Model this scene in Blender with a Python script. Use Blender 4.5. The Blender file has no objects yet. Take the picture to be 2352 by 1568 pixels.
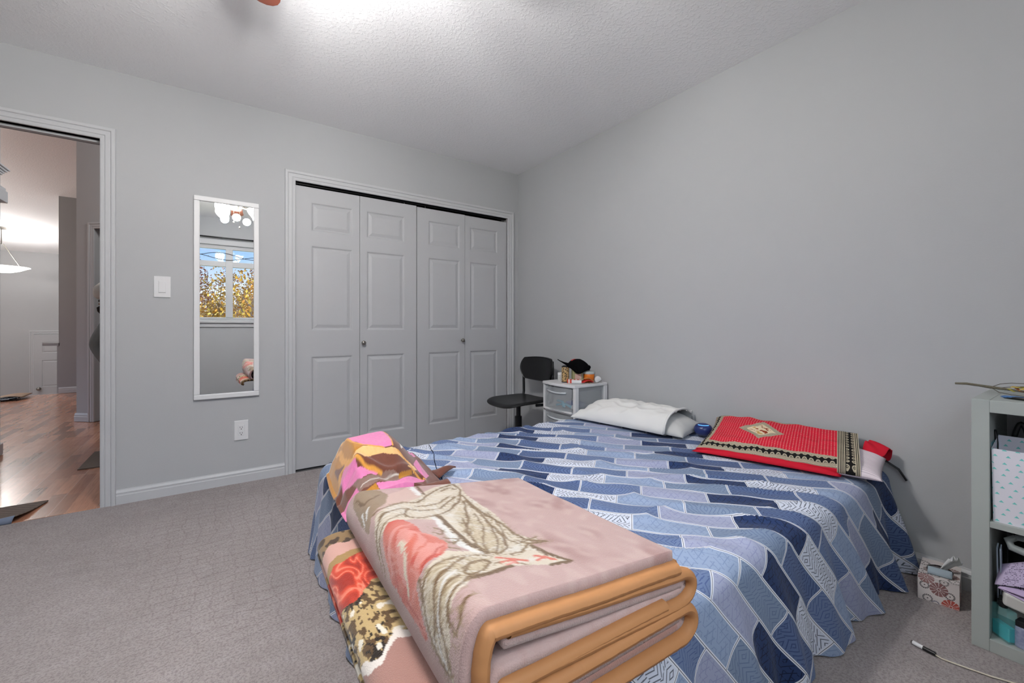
import bpy, math, random
import numpy as np
from mathutils import Vector, Matrix, noise
random.seed(7)
PI = math.pi
sc = bpy.context.scene
COL = sc.collection

# ------------------------------------------------------------------ colour / node helpers
def lin(c):
    c = c / 255.0
    return c / 12.92 if c <= 0.04045 else ((c + 0.055) / 1.055) ** 2.4
def rgb(r, g, b): return (lin(r), lin(g), lin(b), 1.0)

class G:
    """node graph builder: numbers and sockets, maths written as expressions"""
    def __init__(s, name, rough=0.6, spec=0.3, metal=0.0):
        s.m = bpy.data.materials.new(name); s.m.use_nodes = True
        s.t = s.m.node_tree; s.n = s.t.nodes; s.l = s.t.links
        s.b = s.n['Principled BSDF']
        s.b.inputs['Roughness'].default_value = rough
        s.b.inputs['Specular IOR Level'].default_value = spec
        s.b.inputs['Metallic'].default_value = metal
    def put(s, sock, val):
        if isinstance(val, X): val = val.s
        if isinstance(val, bpy.types.NodeSocket): s.l.new(val, sock)
        else: sock.default_value = val
    def math(s, op, *a):
        n = s.n.new('ShaderNodeMath'); n.operation = op
        for i, v in enumerate(a): s.put(n.inputs[i], v)
        return X(s, n.outputs[0])
    def uv(s):
        n = s.n.new('ShaderNodeUVMap'); n.uv_map = 'UVMap'
        q = s.n.new('ShaderNodeSeparateXYZ'); s.l.new(n.outputs[0], q.inputs[0])
        return X(s, q.outputs[0]), X(s, q.outputs[1])
    def pos(s):
        n = s.n.new('ShaderNodeNewGeometry')
        q = s.n.new('ShaderNodeSeparateXYZ'); s.l.new(n.outputs['Position'], q.inputs[0])
        return X(s, q.outputs[0]), X(s, q.outputs[1]), X(s, q.outputs[2])
    def obj(s):
        n = s.n.new('ShaderNodeTexCoord')
        return X(s, n.outputs['Object'])
    def vec(s, x, y, z=0.0):
        n = s.n.new('ShaderNodeCombineXYZ')
        for i, v in enumerate((x, y, z)): s.put(n.inputs[i], v)
        return X(s, n.outputs[0])
    def noise(s, scale, detail=3, vec=None, rough=0.5, dist=0.0):
        n = s.n.new('ShaderNodeTexNoise'); n.inputs['Scale'].default_value = scale
        n.inputs['Detail'].default_value = detail; n.inputs['Roughness'].default_value = rough
        n.inputs['Distortion'].default_value = dist
        s.put(n.inputs['Vector'], vec if vec is not None else s.obj())
        return X(s, n.outputs['Fac'])
    def white(s, x, y):
        n = s.n.new('ShaderNodeTexWhiteNoise'); n.noise_dimensions = '2D'
        s.put(n.inputs['Vector'], s.vec(x, y)); return X(s, n.outputs['Value'])
    def voro(s, scale, vec=None, feature='F1'):
        n = s.n.new('ShaderNodeTexVoronoi'); n.feature = feature; n.inputs['Scale'].default_value = scale
        s.put(n.inputs['Vector'], vec if vec is not None else s.obj())
        return X(s, n.outputs['Distance'])
    def mix(s, f, a, b):
        n = s.n.new('ShaderNodeMix'); n.data_type = 'RGBA'
        s.put(n.inputs[0], f); s.put(n.inputs[6], a); s.put(n.inputs[7], b)
        return X(s, n.outputs[2])
    def attr(s, name='Col'):
        n = s.n.new('ShaderNodeAttribute'); n.attribute_name = name
        return X(s, n.outputs['Color'])
    def ramp(s, f, stops, const=False):
        n = s.n.new('ShaderNodeValToRGB'); cr = n.color_ramp
        cr.interpolation = 'CONSTANT' if const else 'LINEAR'
        while len(cr.elements) < len(stops): cr.elements.new(1.0)
        for e, (p, c) in zip(cr.elements, stops): e.position = p; e.color = c
        s.put(n.inputs[0], f); return X(s, n.outputs[0])
    def color(s, c): s.put(s.b.inputs['Base Color'], c); return s
    def bump(s, h, strength=0.3, dist=0.01):
        n = s.n.new('ShaderNodeBump'); n.inputs['Strength'].default_value = strength
        n.inputs['Distance'].default_value = dist; s.put(n.inputs['Height'], h)
        s.l.new(n.outputs[0], s.b.inputs['Normal']); return s
class X:
    def __init__(s, g, sock): s.g = g; s.s = sock
    def _m(s, op, *a): return s.g.math(op, s, *a)
    def __add__(s, o): return s._m('ADD', o)
    __radd__ = __add__
    def __sub__(s, o): return s._m('SUBTRACT', o)
    def __rsub__(s, o): return s.g.math('SUBTRACT', o, s)
    def __mul__(s, o): return s._m('MULTIPLY', o)
    __rmul__ = __mul__
    def __truediv__(s, o): return s._m('DIVIDE', o)
    def fl(s): return s._m('FLOOR')
    def fr(s): return s._m('FRACT')
    def ab(s): return s._m('ABSOLUTE')
    def mn(s, o): return s._m('MINIMUM', o)
    def mx(s, o): return s._m('MAXIMUM', o)
    def lt(s, o): return s._m('LESS_THAN', o)
    def gt(s, o): return s._m('GREATER_THAN', o)
    def mod(s, o): return s._m('FLOORED_MODULO', o)
    def sin(s): return s._m('SINE')
    def cl(s):
        n = s._m('ADD', 0.0); n.s.node.use_clamp = True; return n

def plain(name, c, rough=0.6, spec=0.3, metal=0.0, var=0.06, scale=9.0, bump=0.0, bscale=120.0):
    g = G(name, rough, spec, metal)
    f = g.noise(scale, 3)
    d = tuple(x * (1 - var) for x in c[:3]) + (1,)
    l = tuple(min(1, x * (1 + var)) for x in c[:3]) + (1,)
    g.color(g.mix(f, d, l))
    if bump: g.bump(g.noise(bscale, 2), bump, 0.002)
    return g.m
def emit(name, c, strength):
    g = G(name); g.color(c)
    g.b.inputs['Emission Color'].default_value = c
    g.b.inputs['Emission Strength'].default_value = strength
    return g.m
def attr_mat(name, rough=0.9, spec=0.1, sheen=0.3, bump=0.35, bscale=260.0, fuzz=0.16):
    g = G(name, rough, spec)
    c = g.attr(); f = g.noise(bscale, 2)
    big = g.noise(14, 3)
    dark = g.mix(0.5, c, (0.0, 0.0, 0.0, 1))
    g.color(g.mix((f * fuzz + big * fuzz).cl(), c, dark))
    g.b.inputs['Sheen Weight'].default_value = sheen
    g.bump(f, bump, 0.003)
    return g.m

# ------------------------------------------------------------------ mesh helpers
class MB:
    def __init__(s): s.v = []; s.f = []; s.uv = {}; s.col = {}; s.mi = {}
    def quad(s, *pts):
        i = len(s.v); s.v += [tuple(p) for p in pts]; s.f.append(tuple(range(i, i + len(pts)))); return s
    def box(s, x0, x1, y0, y1, z0, z1):
        i = len(s.v)
        s.v += [(x0,y0,z0),(x1,y0,z0),(x1,y1,z0),(x0,y1,z0),(x0,y0,z1),(x1,y0,z1),(x1,y1,z1),(x0,y1,z1)]
        for q in ((0,3,2,1),(4,5,6,7),(0,1,5,4),(1,2,6,5),(2,3,7,6),(3,0,4,7)): s.f.append(tuple(i+k for k in q))
        return s
    def obox(s, c, ax, ay, az):
        """box about centre c with half-axis vectors"""
        c, ax, ay, az = map(Vector, (c, ax, ay, az)); i = len(s.v)
        for z in (-1, 1):
            for x, y in ((-1,-1),(1,-1),(1,1),(-1,1)): s.v.append(tuple(c + ax*x + ay*y + az*z))
        for q in ((0,3,2,1),(4,5,6,7),(0,1,5,4),(1,2,6,5),(2,3,7,6),(3,0,4,7)): s.f.append(tuple(i+k for k in q))
        return s
    def tube(s, pts, r, n=10, cap=True, closed=False, flat=1.0):
        pts = [Vector(p) for p in pts]; m = len(pts)
        rr = r if isinstance(r, (list, tuple)) else [r] * m
        i0 = len(s.v); up = None
        for k, p in enumerate(pts):
            a = pts[(k - 1) % m] if (k or closed) else pts[0]
            b = pts[(k + 1) % m] if (k < m - 1 or closed) else pts[-1]
            t = (b - a).normalized()
            if up is None:
                up = Vector((0, 0, 1)) if abs(t.z) < 0.9 else Vector((1, 0, 0))
            side = t.cross(up).normalized(); up = side.cross(t).normalized()
            for j in range(n):
                w = 2 * PI * j / n
                s.v.append(tuple(p + side * (math.cos(w) * rr[k]) + up * (math.sin(w) * rr[k] * flat)))
        rings = m if closed else m - 1
        for k in range(rings):
            for j in range(n):
                a = i0 + k*n + j; b = i0 + k*n + (j+1) % n
                k2 = (k + 1) % m
                c = i0 + k2*n + (j+1) % n; d = i0 + k2*n + j
                s.f.append((a, b, c, d))
        if cap and not closed:
            s.f.append(tuple(i0 + j for j in range(n))[::-1]); s.f.append(tuple(i0 + (m-1)*n + j for j in range(n)))
        return s
    def lathe(s, prof, c=(0,0,0), n=28, axis='z', capb=True, capt=True, tilt=None):
        i0 = len(s.v); c = Vector(c)
        for r, h in prof:
            for j in range(n):
                w = 2*PI*j/n
                if axis == 'z': p = Vector((r*math.cos(w), r*math.sin(w), h))
                elif axis == 'y': p = Vector((r*math.cos(w), h, r*math.sin(w)))
                else: p = Vector((h, r*math.cos(w), r*math.sin(w)))
                if tilt is not None: p = tilt @ p
                s.v.append(tuple(c + p))
        m = len(prof)
        for k in range(m - 1):
            for j in range(n):
                s.f.append((i0+k*n+j, i0+k*n+(j+1)%n, i0+(k+1)*n+(j+1)%n, i0+(k+1)*n+j))
        if capb: s.f.append(tuple(i0+j for j in range(n))[::-1])
        if capt: s.f.append(tuple(i0+(m-1)*n+j for j in range(n)))
        return s
    def prism(s, poly, z0, z1):
        """poly in xy extruded in z"""
        i = len(s.v); n = len(poly)
        s.v += [(x, y, z0) for x, y in poly] + [(x, y, z1) for x, y in poly]
        s.f.append(tuple(range(i, i+n))[::-1]); s.f.append(tuple(range(i+n, i+2*n)))
        for k in range(n): s.f.append((i+k, i+(k+1)%n, i+n+(k+1)%n, i+n+k))
        return s
    def grid(s, fn, nu, nv, uvfn=None, colfn=None, wrapu=False):
        """fn(i,j)->point for i in 0..nu, j in 0..nv"""
        i0 = len(s.v)
        for j in range(nv + 1):
            for i in range(nu + 1):
                idx = len(s.v)
                s.v.append(tuple(fn(i, j)))
                if uvfn: s.uv[idx] = uvfn(i, j)
                if colfn: s.col[idx] = colfn(i, j)
        w = nu + 1
        for j in range(nv):
            for i in range(nu):
                a = i0 + j*w + i
                s.f.append((a, a+1, a+1+w, a+w))
            if wrapu: s.f.append((i0+j*w+nu, i0+j*w, i0+(j+1)*w, i0+(j+1)*w+nu))
        return s
    def xf(s, M): s.v = [tuple(M @ Vector(p)) for p in s.v]; return s
    def build(s, name, mat, parent=None, smooth=False, bevel=0, seg=2, sub=0, solid=0, angle=None, merge=0, origin=None):
        me = bpy.data.meshes.new(name)
        P = np.array(s.v, dtype=float)
        if parent is not None: off = np.array(world_loc(parent))
        elif origin is not None: off = np.array(origin)
        else: off = np.array([(P[:,0].min()+P[:,0].max())/2, (P[:,1].min()+P[:,1].max())/2, P[:,2].min()])
        me.from_pydata((P - off).tolist(), [], s.f)
        if s.uv:
            ul = me.uv_layers.new(name='UVMap')
            for lp in me.loops:
                ul.data[lp.index].uv = s.uv.get(lp.vertex_index, (0, 0))
        if s.col:
            ca = me.color_attributes.new('Col', 'FLOAT_COLOR', 'POINT')
            arr = np.ones((len(s.v), 4), dtype=np.float32)
            for k, c in s.col.items(): arr[k, :3] = c[:3]
            ca.data.foreach_set('color', arr.ravel())
        mats = mat if isinstance(mat, (list, tuple)) else [mat]
        for m in mats: me.materials.append(m)
        for k, mi in s.mi.items(): me.polygons[k].material_index = mi
        me.validate(); me.update()
        if smooth:
            me.polygons.foreach_set('use_smooth', [True]*len(me.polygons))
            if angle: 
                try: me.set_sharp_from_angle(angle=math.radians(angle))
                except Exception: pass
        o = bpy.data.objects.new(name, me); COL.objects.link(o)
        if parent is not None: o.parent = parent; o['_w'] = list(world_loc(parent))
        else: o.location = off.tolist()
        if merge: m_ = o.modifiers.new('w', 'WELD'); m_.merge_threshold = merge
        if solid: m_ = o.modifiers.new('t', 'SOLIDIFY'); m_.thickness = solid; m_.offset = -1
        if bevel: m_ = o.modifiers.new('b', 'BEVEL'); m_.width = bevel; m_.segments = seg; m_.limit_method = 'ANGLE'
        if sub: m_ = o.modifiers.new('s', 'SUBSURF'); m_.levels = sub; m_.render_levels = sub
        return o
def world_loc(o):
    if '_w' in o: return tuple(o['_w'])      # children keep the origin of their parent
    return tuple(o.location)
def tag(o, label, cat, group=None):
    o['label'] = label; o['category'] = cat
    if group: o['group'] = group
    return o
def struct(o): o['kind'] = 'structure'; return o
def thing(name, label, cat, loc, group=None):
    o = bpy.data.objects.new(name, None); COL.objects.link(o); o.location = loc
    o.empty_display_size = 0.1
    if label: tag(o, label, cat, group)
    return o

# ------------------------------------------------------------------ camera
cam = bpy.data.cameras.new('camera'); cam.sensor_width = 36; cam.lens = 36 * 969 / 2352
cam.shift_y = (751 - 784) / 2352 ; cam.clip_start = 0.02
co = bpy.data.objects.new('camera', cam); COL.objects.link(co)
co.location = (-2.342, -3.23, 1.0)
co.rotation_euler = (PI/2, 0, math.atan2(-0.5750, 0.8181))
sc.camera = co

# ------------------------------------------------------------------ materials
g = G('wall_paint', 0.75, 0.25)
px_, py_, pz_ = g.pos()
vv = g.vec(px_, py_, pz_)
f = g.noise(1.3, 3, vv); f2 = g.noise(9, 4, vv)
g.color(g.mix((f*0.7 + f2*0.3).cl(), rgb(177, 179, 182), rgb(184, 185, 187)))
g.bump(g.noise(160, 3, vv), 0.12, 0.002); WALL = g.m
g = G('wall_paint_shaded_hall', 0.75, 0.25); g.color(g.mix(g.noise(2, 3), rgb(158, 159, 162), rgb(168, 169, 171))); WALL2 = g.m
g = G('ceiling_paint', 0.9, 0.1)
a_, b_, c_ = g.pos(); vv = g.vec(a_, b_, c_)
n1 = g.noise(62, 3, vv, 0.6); blot = g.math('SMOOTHSTEP', n1, 0.5, 0.62) if False else ((n1 - 0.5) * 9).cl()
g.color(g.mix(g.noise(1.2, 2, vv), rgb(240, 240, 242), rgb(244, 244, 246)))
g.bump(blot * 0.8 + g.noise(220, 2, vv) * 0.3, 0.34, 0.004); CEIL = g.m
WHITE = plain('white_trim_paint', rgb(194, 195, 198), 0.42, 0.4, var=0.02)
DOORM = plain('white_door_paint', rgb(184, 185, 188), 0.5, 0.35, var=0.02, bump=0.05, bscale=300)
BLACKP = plain('black_plastic', rgb(15, 15, 17), 0.36, 0.45, var=0.1)
BLACKM = plain('black_metal', rgb(18, 18, 20), 0.35, 0.5, var=0.1)
DARK = plain('dark_void', rgb(14, 13, 13), 0.9, 0.1)
NICKEL = plain('brushed_nickel', rgb(150, 146, 140), 0.3, 0.5, 0.9, var=0.05)
WPLAS = plain('white_plastic', rgb(222, 222, 224), 0.35, 0.45, var=0.02)

g = G('carpet_pile', 0.95, 0.05)
x, y, z = g.pos(); v3 = g.vec(x, y, z)
fib = g.noise(310, 3, v3, 0.7); spk = g.noise(130, 2, v3, 0.6); big = g.noise(2.2, 4, v3, 0.6)
# rows left in the pile by a vacuum cleaner
warp = g.noise(5.0, 2, v3) * 0.10; warp2 = g.noise(6.5, 2, g.vec(x, y, 4.0)) * 0.10
rl = (((y + warp) / 0.046).fr() - 0.5).ab(); cl_ = (((x + warp2) / 0.062).fr() - 0.5).ab()
zone = ((g.noise(0.9, 2, g.vec(x, y, 3.0)) - 0.40) * 5).cl()
lines = ((rl - 0.41) * 11).cl().mx(((cl_ - 0.43) * 12).cl() * 0.8) * (zone * 0.75 + 0.15)
med = g.noise(17, 4, v3, 0.65)
base = g.mix(((big - 0.35) * 2.2).cl(), rgb(156, 147, 146), rgb(174, 165, 164))
base = g.mix(((med - 0.50) * 4).cl() * 0.35, base, rgb(124, 114, 112)); base = g.mix(((0.46 - med) * 4).cl() * 0.35, base, rgb(192, 184, 190))
base = g.mix(((spk - 0.45) * 6).cl() * 0.5, base, rgb(106, 97, 96))
base = g.mix(((fib - 0.42) * 3).cl() * 0.26, base, rgb(224, 215, 214))
base = g.mix(lines * ((spk - 0.34) * 6).cl() * 0.55, base, rgb(104, 86, 84))
g.color(base); g.b.inputs['Sheen Weight'].default_value = 0.15
g.bump(fib * 0.6 + spk * 0.5 - lines * 0.35, 0.75, 0.006); CARPET = g.m

g = G('laminate_planks', 0.24, 0.5)
x, y, z = g.pos()
w = 0.064; L = 0.42
r_ = (x / w).fl(); hs = g.white(r_, 3.3)
cc = y / L + hs * 3.7; c_ = cc.fl()
h = g.white(r_, c_)
pl = (x / 0.192).fr(); ends = (y / 1.26 + (x/0.192).fl() * 0.37).fr()
grain = g.noise(1.0, 4, g.vec(x * 60, y * 4, 0.0), 0.6, 1.2)
col = g.ramp(h, [(0.0, rgb(172, 116, 90)), (0.3, rgb(200, 142, 112)), (0.6, rgb(212, 154, 124)), (0.85, rgb(188, 132, 102)), (1.0, rgb(140, 100, 82))])
col = g.mix((grain - 0.4).cl() * 1.1, col, rgb(96, 60, 46))
seam = (pl.mn(1 - pl) * 0.192).lt(0.0013).mx((ends.mn(1 - ends) * 1.26).lt(0.0014))
col = g.mix(seam * 0.75, col, rgb(214, 178, 158))
g.color(col); g.b.inputs['Coat Weight'].default_value = 0.3; g.b.inputs['Coat Roughness'].default_value = 0.15
g.bump(grain, 0.05, 0.002); LAM = g.m

# ------------------------------------------------------------------ room shell  (closet wall y=0, bed wall x=0)
H = 2.44; XL = -4.15; YF = -3.57  # most room and object coordinates were worked out beforehand from image pixels
struct(MB().box(XL-0.1, 0.1, YF-0.1, 0.0, -0.1, 0.0).build('floor', CARPET))
struct(MB().box(XL-0.1, 0.1, YF-0.1, 0.14, H, H+0.1).build('ceiling', CEIL))
# closet wall with the bedroom doorway and the closet opening
DX0, DX1, DZ = -3.625, -2.862, 2.05
KX0, KX1, KZ = -1.896, -0.118, 2.011
m = MB(); T = 0.13
m.box(XL, DX0, 0, T, 0, H).box(DX0, DX1, 0, T, DZ, H).box(DX1, KX0, 0, T, 0, H).box(KX0, KX1, 0, T, KZ, H).box(KX1, 0, 0, T, 0, H)
struct(m.build('wall_back', WALL))
struct(MB().box(0, 0.1, YF, 0.9, 0, H).build('wall_right', WALL))
struct(MB().box(XL-0.1, XL, YF, 0.0, 0, H).build('wall_left', WALL))
WX0, WX1, WZ0, WZ1 = -3.22, -1.16, 1.085, 2.085
m = MB(); m.box(XL, WX0, YF-0.16, YF, 0, H).box(WX1, 0, YF-0.16, YF, 0, H).box(WX0, WX1, YF-0.16, YF, 0, WZ0).box(WX0, WX1, YF-0.16, YF, WZ1, H)
struct(m.build('wall_front', WALL))
# closet interior
m = MB(); m.box(KX0-0.2, KX0-0.15, T, 0.75, 0, H).box(KX0-0.2, 0, 0.72, 0.78, 0, H).box(KX0-0.2, 0, T, 0.78, H-0.05, H).box(KX0-0.2, 0, T, 0.78, -0.05, 0).box(KX0, KX1, 0.0, T, -0.05, 0.0)
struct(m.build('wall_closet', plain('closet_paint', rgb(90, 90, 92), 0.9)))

def sweep_casing(path, prof):
    """path: list of (x,z) inner corner points going round the opening; prof: (w outwards, d proud)"""
    m = MB(); pts = []
    n = len(path)
    for k in range(n):
        p = Vector(path[k])
        dirs = []
        if k > 0: dirs.append((p - Vector(path[k-1])).normalized())
        if k < n-1: dirs.append((Vector(path[k+1]) - p).normalized())
        nor = [Vector((-d.y, d.x)) for d in dirs]
        o = nor[0] if len(nor) == 1 else (nor[0] + nor[1])
        pts.append((p, o))
    i0 = 0; np_ = len(prof)
    for p, o in pts:
        for w_, d_ in prof: m.v.append((p.x + o.x*w_, -d_, p.y + o.y*w_))
    for k in range(n-1):
        for j in range(np_-1):
            a = k*np_+j; m.f.append((a, a+1, a+1+np_, a+np_))
    return m
PROF = [(-0.004,-0.005),(-0.004,0.006),(0.0,0.009),(0.004,0.010),(0.010,0.010),(0.012,0.0075),(0.015,0.0075),(0.018,0.0115),(0.024,0.0125),(0.034,0.0125),(0.037,0.0105),(0.040,0.0105),(0.043,0.0165),(0.048,0.0185),(0.056,0.0185),(0.060,0.016),(0.062,0.010),(0.062,-0.005)]
struct(sweep_casing([(DX0, 0.0), (DX0, DZ), (DX1, DZ), (DX1, 0.0)], PROF).build('trim_1', WHITE, smooth=True, angle=25))
struct(sweep_casing([(KX0, 0.0), (KX0, KZ), (KX1, KZ), (KX1, 0.0)], PROF).build('trim_2', WHITE, smooth=True, angle=25))
# door lining with stop
m = MB()
m.box(DX1, DX1+0.012, -0.004, T+0.004, 0, DZ).box(DX0-0.012, DX0, -0.004, T+0.004, 0, DZ).box(DX0, DX1, -0.004, T+0.004, DZ-0.0, DZ+0.012)
m.box(DX1-0.012, DX1, 0.045, 0.08, 0, DZ).box(DX0, DX0+0.012, 0.045, 0.08, 0, DZ).box(DX0, DX1, 0.045, 0.08, DZ-0.014, DZ)
jamb = struct(m.build('trim_3', WHITE, bevel=0.002))
sp = MB().box(DX1-0.002, DX1+0.001, 0.008, 0.036, 0.865, 0.945).box(DX1-0.004, DX1, 0.004, 0.012, 0.88, 0.93).build('strike_plate', NICKEL, jamb)
m = MB(); m.box(KX0-0.01, KX0, 0, T, 0, KZ).box(KX1, KX1+0.01, 0, T, 0, KZ).box(KX0, KX1, 0, T, KZ, KZ+0.01)
struct(m.build('trim_4', WHITE))
# baseboards
def base(name, p0, p1, nrm, h=0.082):
    prof = [(0.0,0.0),(0.013,0.0),(0.013,h*0.60),(0.010,h*0.64),(0.010,h*0.74),(0.012,h*0.78),(0.009,h*0.86),(0.005,h*0.94),(0.004,h),(0.0,h)]
    m = MB(); p0 = Vector(p0); p1 = Vector(p1); nrm = Vector(nrm); k = len(prof)
    for p in (p0, p1):
        for d_, z_ in prof: q = p + nrm*d_; m.v.append((q.x, q.y, z_))
    for j in range(k): m.f.append((j, (j+1) % k, (j+1) % k + k, j + k))
    m.f.append(tuple(range(k))[::-1]); m.f.append(tuple(range(k, 2*k)))
    return struct(m.build(name, WHITE))
base('baseboard_back', (DX1+0.062, 0), (KX0-0.062, 0), (0, -1))
base('baseboard_back_left', (XL, 0), (DX0-0.062, 0), (0, -1))
base('baseboard_right', (0, YF), (0, 0), (-1, 0))
base('baseboard_left', (XL, YF), (XL, 0), (1, 0))
base('baseboard_front', (XL, YF), (0, YF), (0, 1))

# ------------------------------------------------------------------ six panel bifold closet doors
def panel_leaf(x0, x1, z0, z1, panels, th=0.028, yf=0.020):
    """front face towards -y at y=yf; panels: list of (px0,px1,pz0,pz1) in one column"""
    m = MB(); px0, px1 = panels[0][0], panels[0][1]
    def q(a, b, c, d): m.quad((a, yf, c), (b, yf, c), (b, yf, d), (a, yf, d))
    q(x0, px0, z0, z1); q(px1, x1, z0, z1)
    zs = sorted(panels, key=lambda p: p[2]); zz = z0
    for p in zs: q(px0, px1, zz, p[2]); zz = p[3]
    q(px0, px1, zz, z1)
    for a, b, c, d in panels:
        rings = [(0, 0), (0.006, 0.001), (0.013, 0.007), (0.020, 0.0075), (0.040, 0.0015), (0.044, 0.001)]
        for (i1, d1), (i2, d2) in zip(rings, rings[1:]):
            A = [(a+i1, yf+d1, c+i1), (b-i1, yf+d1, c+i1), (b-i1, yf+d1, d-i1), (a+i1, yf+d1, d-i1)]
            B = [(a+i2, yf+d2, c+i2), (b-i2, yf+d2, c+i2), (b-i2, yf+d2, d-i2), (a+i2, yf+d2, d-i2)]
            for k in range(4): m.quad(A[k], A[(k+1)%4], B[(k+1)%4], B[k])
        i2, d2 = rings[-1]
        m.quad((a+i2, yf+d2, c+i2), (b-i2, yf+d2, c+i2), (b-i2, yf+d2, d-i2), (a+i2, yf+d2, d-i2))
    yb = yf + th
    m.quad((x0,yb,z0),(x0,yb,z1),(x1,yb,z1),(x1,yb,z0)); m.quad((x0,yf,z0),(x0,yf,z1),(x0,yb,z1),(x0,yb,z0))
    m.quad((x1,yf,z0),(x1,yb,z0),(x1,yb,z1),(x1,yf,z1)); m.quad((x0,yf,z1),(x1,yf,z1),(x1,yb,z1),(x0,yb,z1)); m.quad((x0,yf,z0),(x0,yb,z0),(x1,yb,z0),(x1,yf,z0))
    return m
PZ = [(0.190, 0.794), (0.976, 1.577), (1.676, 1.883)]
def leaf(name, x0, x1, wide_left, parent, ztop=1.984):
    pw = (x1 - x0) - 0.146
    a = x0 + (0.098 if wide_left else 0.048)
    return panel_leaf(x0, x1, 0.012, ztop, [(a, a+pw, c, d) for c, d in PZ]).build(name, DOORM, parent)
def knob(x, y, z, r, parent, mat=NICKEL):
    return MB().lathe([(r*0.55, 0.0), (r*0.5, -0.003), (r*0.32, -0.006), (r*0.32, -0.014), (r*0.8, -0.018), (r, -0.024), (r*0.92, -0.030), (r*0.5, -0.034), (0.001, -0.035)][::-1], (x, y, z), 20, 'y').build('knob', mat, parent, smooth=True)
d1 = struct(thing('door_1', None, None, (-1.456, 0.03, 0)))
l1 = leaf('door_panel', -1.889, -1.4575, True, d1); l2 = leaf('door_panel', -1.4545, -1.007, False, d1)
knob(-1.432, 0.020, 0.882, 0.017, l2)
d2 = struct(thing('door_2', None, None, (-0.56, 0.03, 0)))
l3 = leaf('door_panel', -1.001, -0.5615, True, d2, 1.978); l4 = leaf('door_panel', -0.5585, -0.122, False, d2, 1.975)
knob(-0.590, 0.020, 0.886, 0.017, l3)
m = MB().box(KX0, KX1, 0.035, 0.06, KZ-0.012, KZ)
for xx in (-1.86, -1.10, -0.92, -0.16): m.tube([(xx, 0.045, 1.97), (xx, 0.045, KZ-0.01)], 0.004, 8)
struct(m.build('trim_5', BLACKM))

# ------------------------------------------------------------------ mirror, switch, outlet on closet wall
g = G('mirror_glass', 0.0, 0.5, 1.0); g.color(rgb(232, 234, 235)); MIR = g.m
MX0, MX1, MZ0, MZ1 = -2.451, -2.108, 0.554, 1.806
mr = thing('wall_mirror', 'tall narrow mirror in thin white frame hung on grey wall beside closet', 'mirror', (-2.28, -0.001, MZ0))
fr = 0.030; m = MB()
m.box(MX0, MX1, -0.020, -0.001, MZ0, MZ0+fr).box(MX0, MX1, -0.020, -0.001, MZ1-fr, MZ1).box(MX0, MX0+fr, -0.020, -0.001, MZ0+fr, MZ1-fr).box(MX1-fr, MX1, -0.020, -0.001, MZ0+fr, MZ1-fr)
m.build('frame', plain('white_frame', rgb(225, 225, 227), 0.4, 0.4, var=0.01), mr, bevel=0.004)
MB().box(MX0+fr-0.002, MX1-fr+0.002, -0.010, -0.004, MZ0+fr-0.002, MZ1-fr+0.002).build('glass', MIR, mr)
sw = thing('light_switch', 'white rocker light switch plate between doorway and mirror', 'light switch', (-2.599, 0, 1.175))
MB().box(-2.638, -2.560, -0.007, 0.0, 1.175, 1.300).build('plate', WPLAS, sw, bevel=0.003)
MB().box(-2.6155, -2.5825, -0.0115, -0.004, 1.204, 1.271).box(-2.618, -2.580, -0.0075, -0.004, 1.2, 1.275).build('rocker', WPLAS, sw, bevel=0.002)
ol = thing('wall_outlet', 'white duplex wall outlet low on wall under the mirror', 'outlet', (-2.206, 0, 0.274))
MB().box(-2.245, -2.167, -0.007, 0.0, 0.274, 0.400).build('plate', WPLAS, ol, bevel=0.003)
MB().box(-2.2225, -2.1895, -0.009, -0.004, 0.303, 0.371).build('socket', WPLAS, ol, bevel=0.001)
m = MB()
for zc in (0.355, 0.319):
    m.box(-2.2135, -2.2115, -0.0095, -0.006, zc-0.003, zc+0.006).box(-2.2015, -2.1995, -0.0095, -0.006, zc-0.004, zc+0.006)
    m.tube([(-2.2060, -0.0095, zc-0.010), (-2.2060, -0.006, zc-0.010)], 0.0028, 10)
m.build('slot', DARK, ol)

# ------------------------------------------------------------------ window wall (seen in the mirror)
g = G('window_glass', 0.02, 0.5); tn = g.n.new('ShaderNodeBsdfTransparent'); gl = g.n.new('ShaderNodeBsdfGlossy'); gl.inputs['Roughness'].default_value = 0.02
mx = g.n.new('ShaderNodeMixShader'); mx.inputs[0].default_value = 0.06
g.l.new(tn.outputs[0], mx.inputs[1]); g.l.new(gl.outputs[0], mx.inputs[2]); g.l.new(mx.outputs[0], g.n['Material Output'].inputs['Surface'])
tn.inputs[0].default_value = (0.96, 0.98, 0.97, 1); GLASS = g.m
wn = struct(thing('window_1', None, None, ((WX0+WX1)/2, YF-0.08, WZ0)))
xm = -2.19; m = MB(); ya, yb = YF-0.10, YF-0.05; e = 0.045
m.box(WX0, WX1, ya, yb, WZ0, WZ0+e).box(WX0, WX1, ya, yb, WZ1-e, WZ1).box(WX0, WX0+e, ya, yb, WZ0+e, WZ1-e).box(WX1-e, WX1, ya, yb, WZ0+e, WZ1-e)
m.box(xm-0.04, xm+0.04, ya, yb+0.01, WZ0+e, WZ1-e).box(WX0+e, WX1-e, ya, yb+0.007, 1.805, 1.875)
m.build('window_frame', WHITE, wn, bevel=0.003)
MB().box(WX0+e, xm-0.04, YF-0.078, YF-0.072, WZ0+e, 1.805).build('pane', GLASS, wn)
MB().box(xm+0.04, WX1-e, YF-0.078, YF-0.072, WZ0+e, 1.805).build('pane', GLASS, wn)
MB().box(WX0+e, xm-0.04, YF-0.078, YF-0.072, 1.875, WZ1-e).build('pane', GLASS, wn)
MB().box(xm+0.04, WX1-e, YF-0.078, YF-0.072, 1.875, WZ1-e).build('pane', GLASS, wn)
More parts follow.
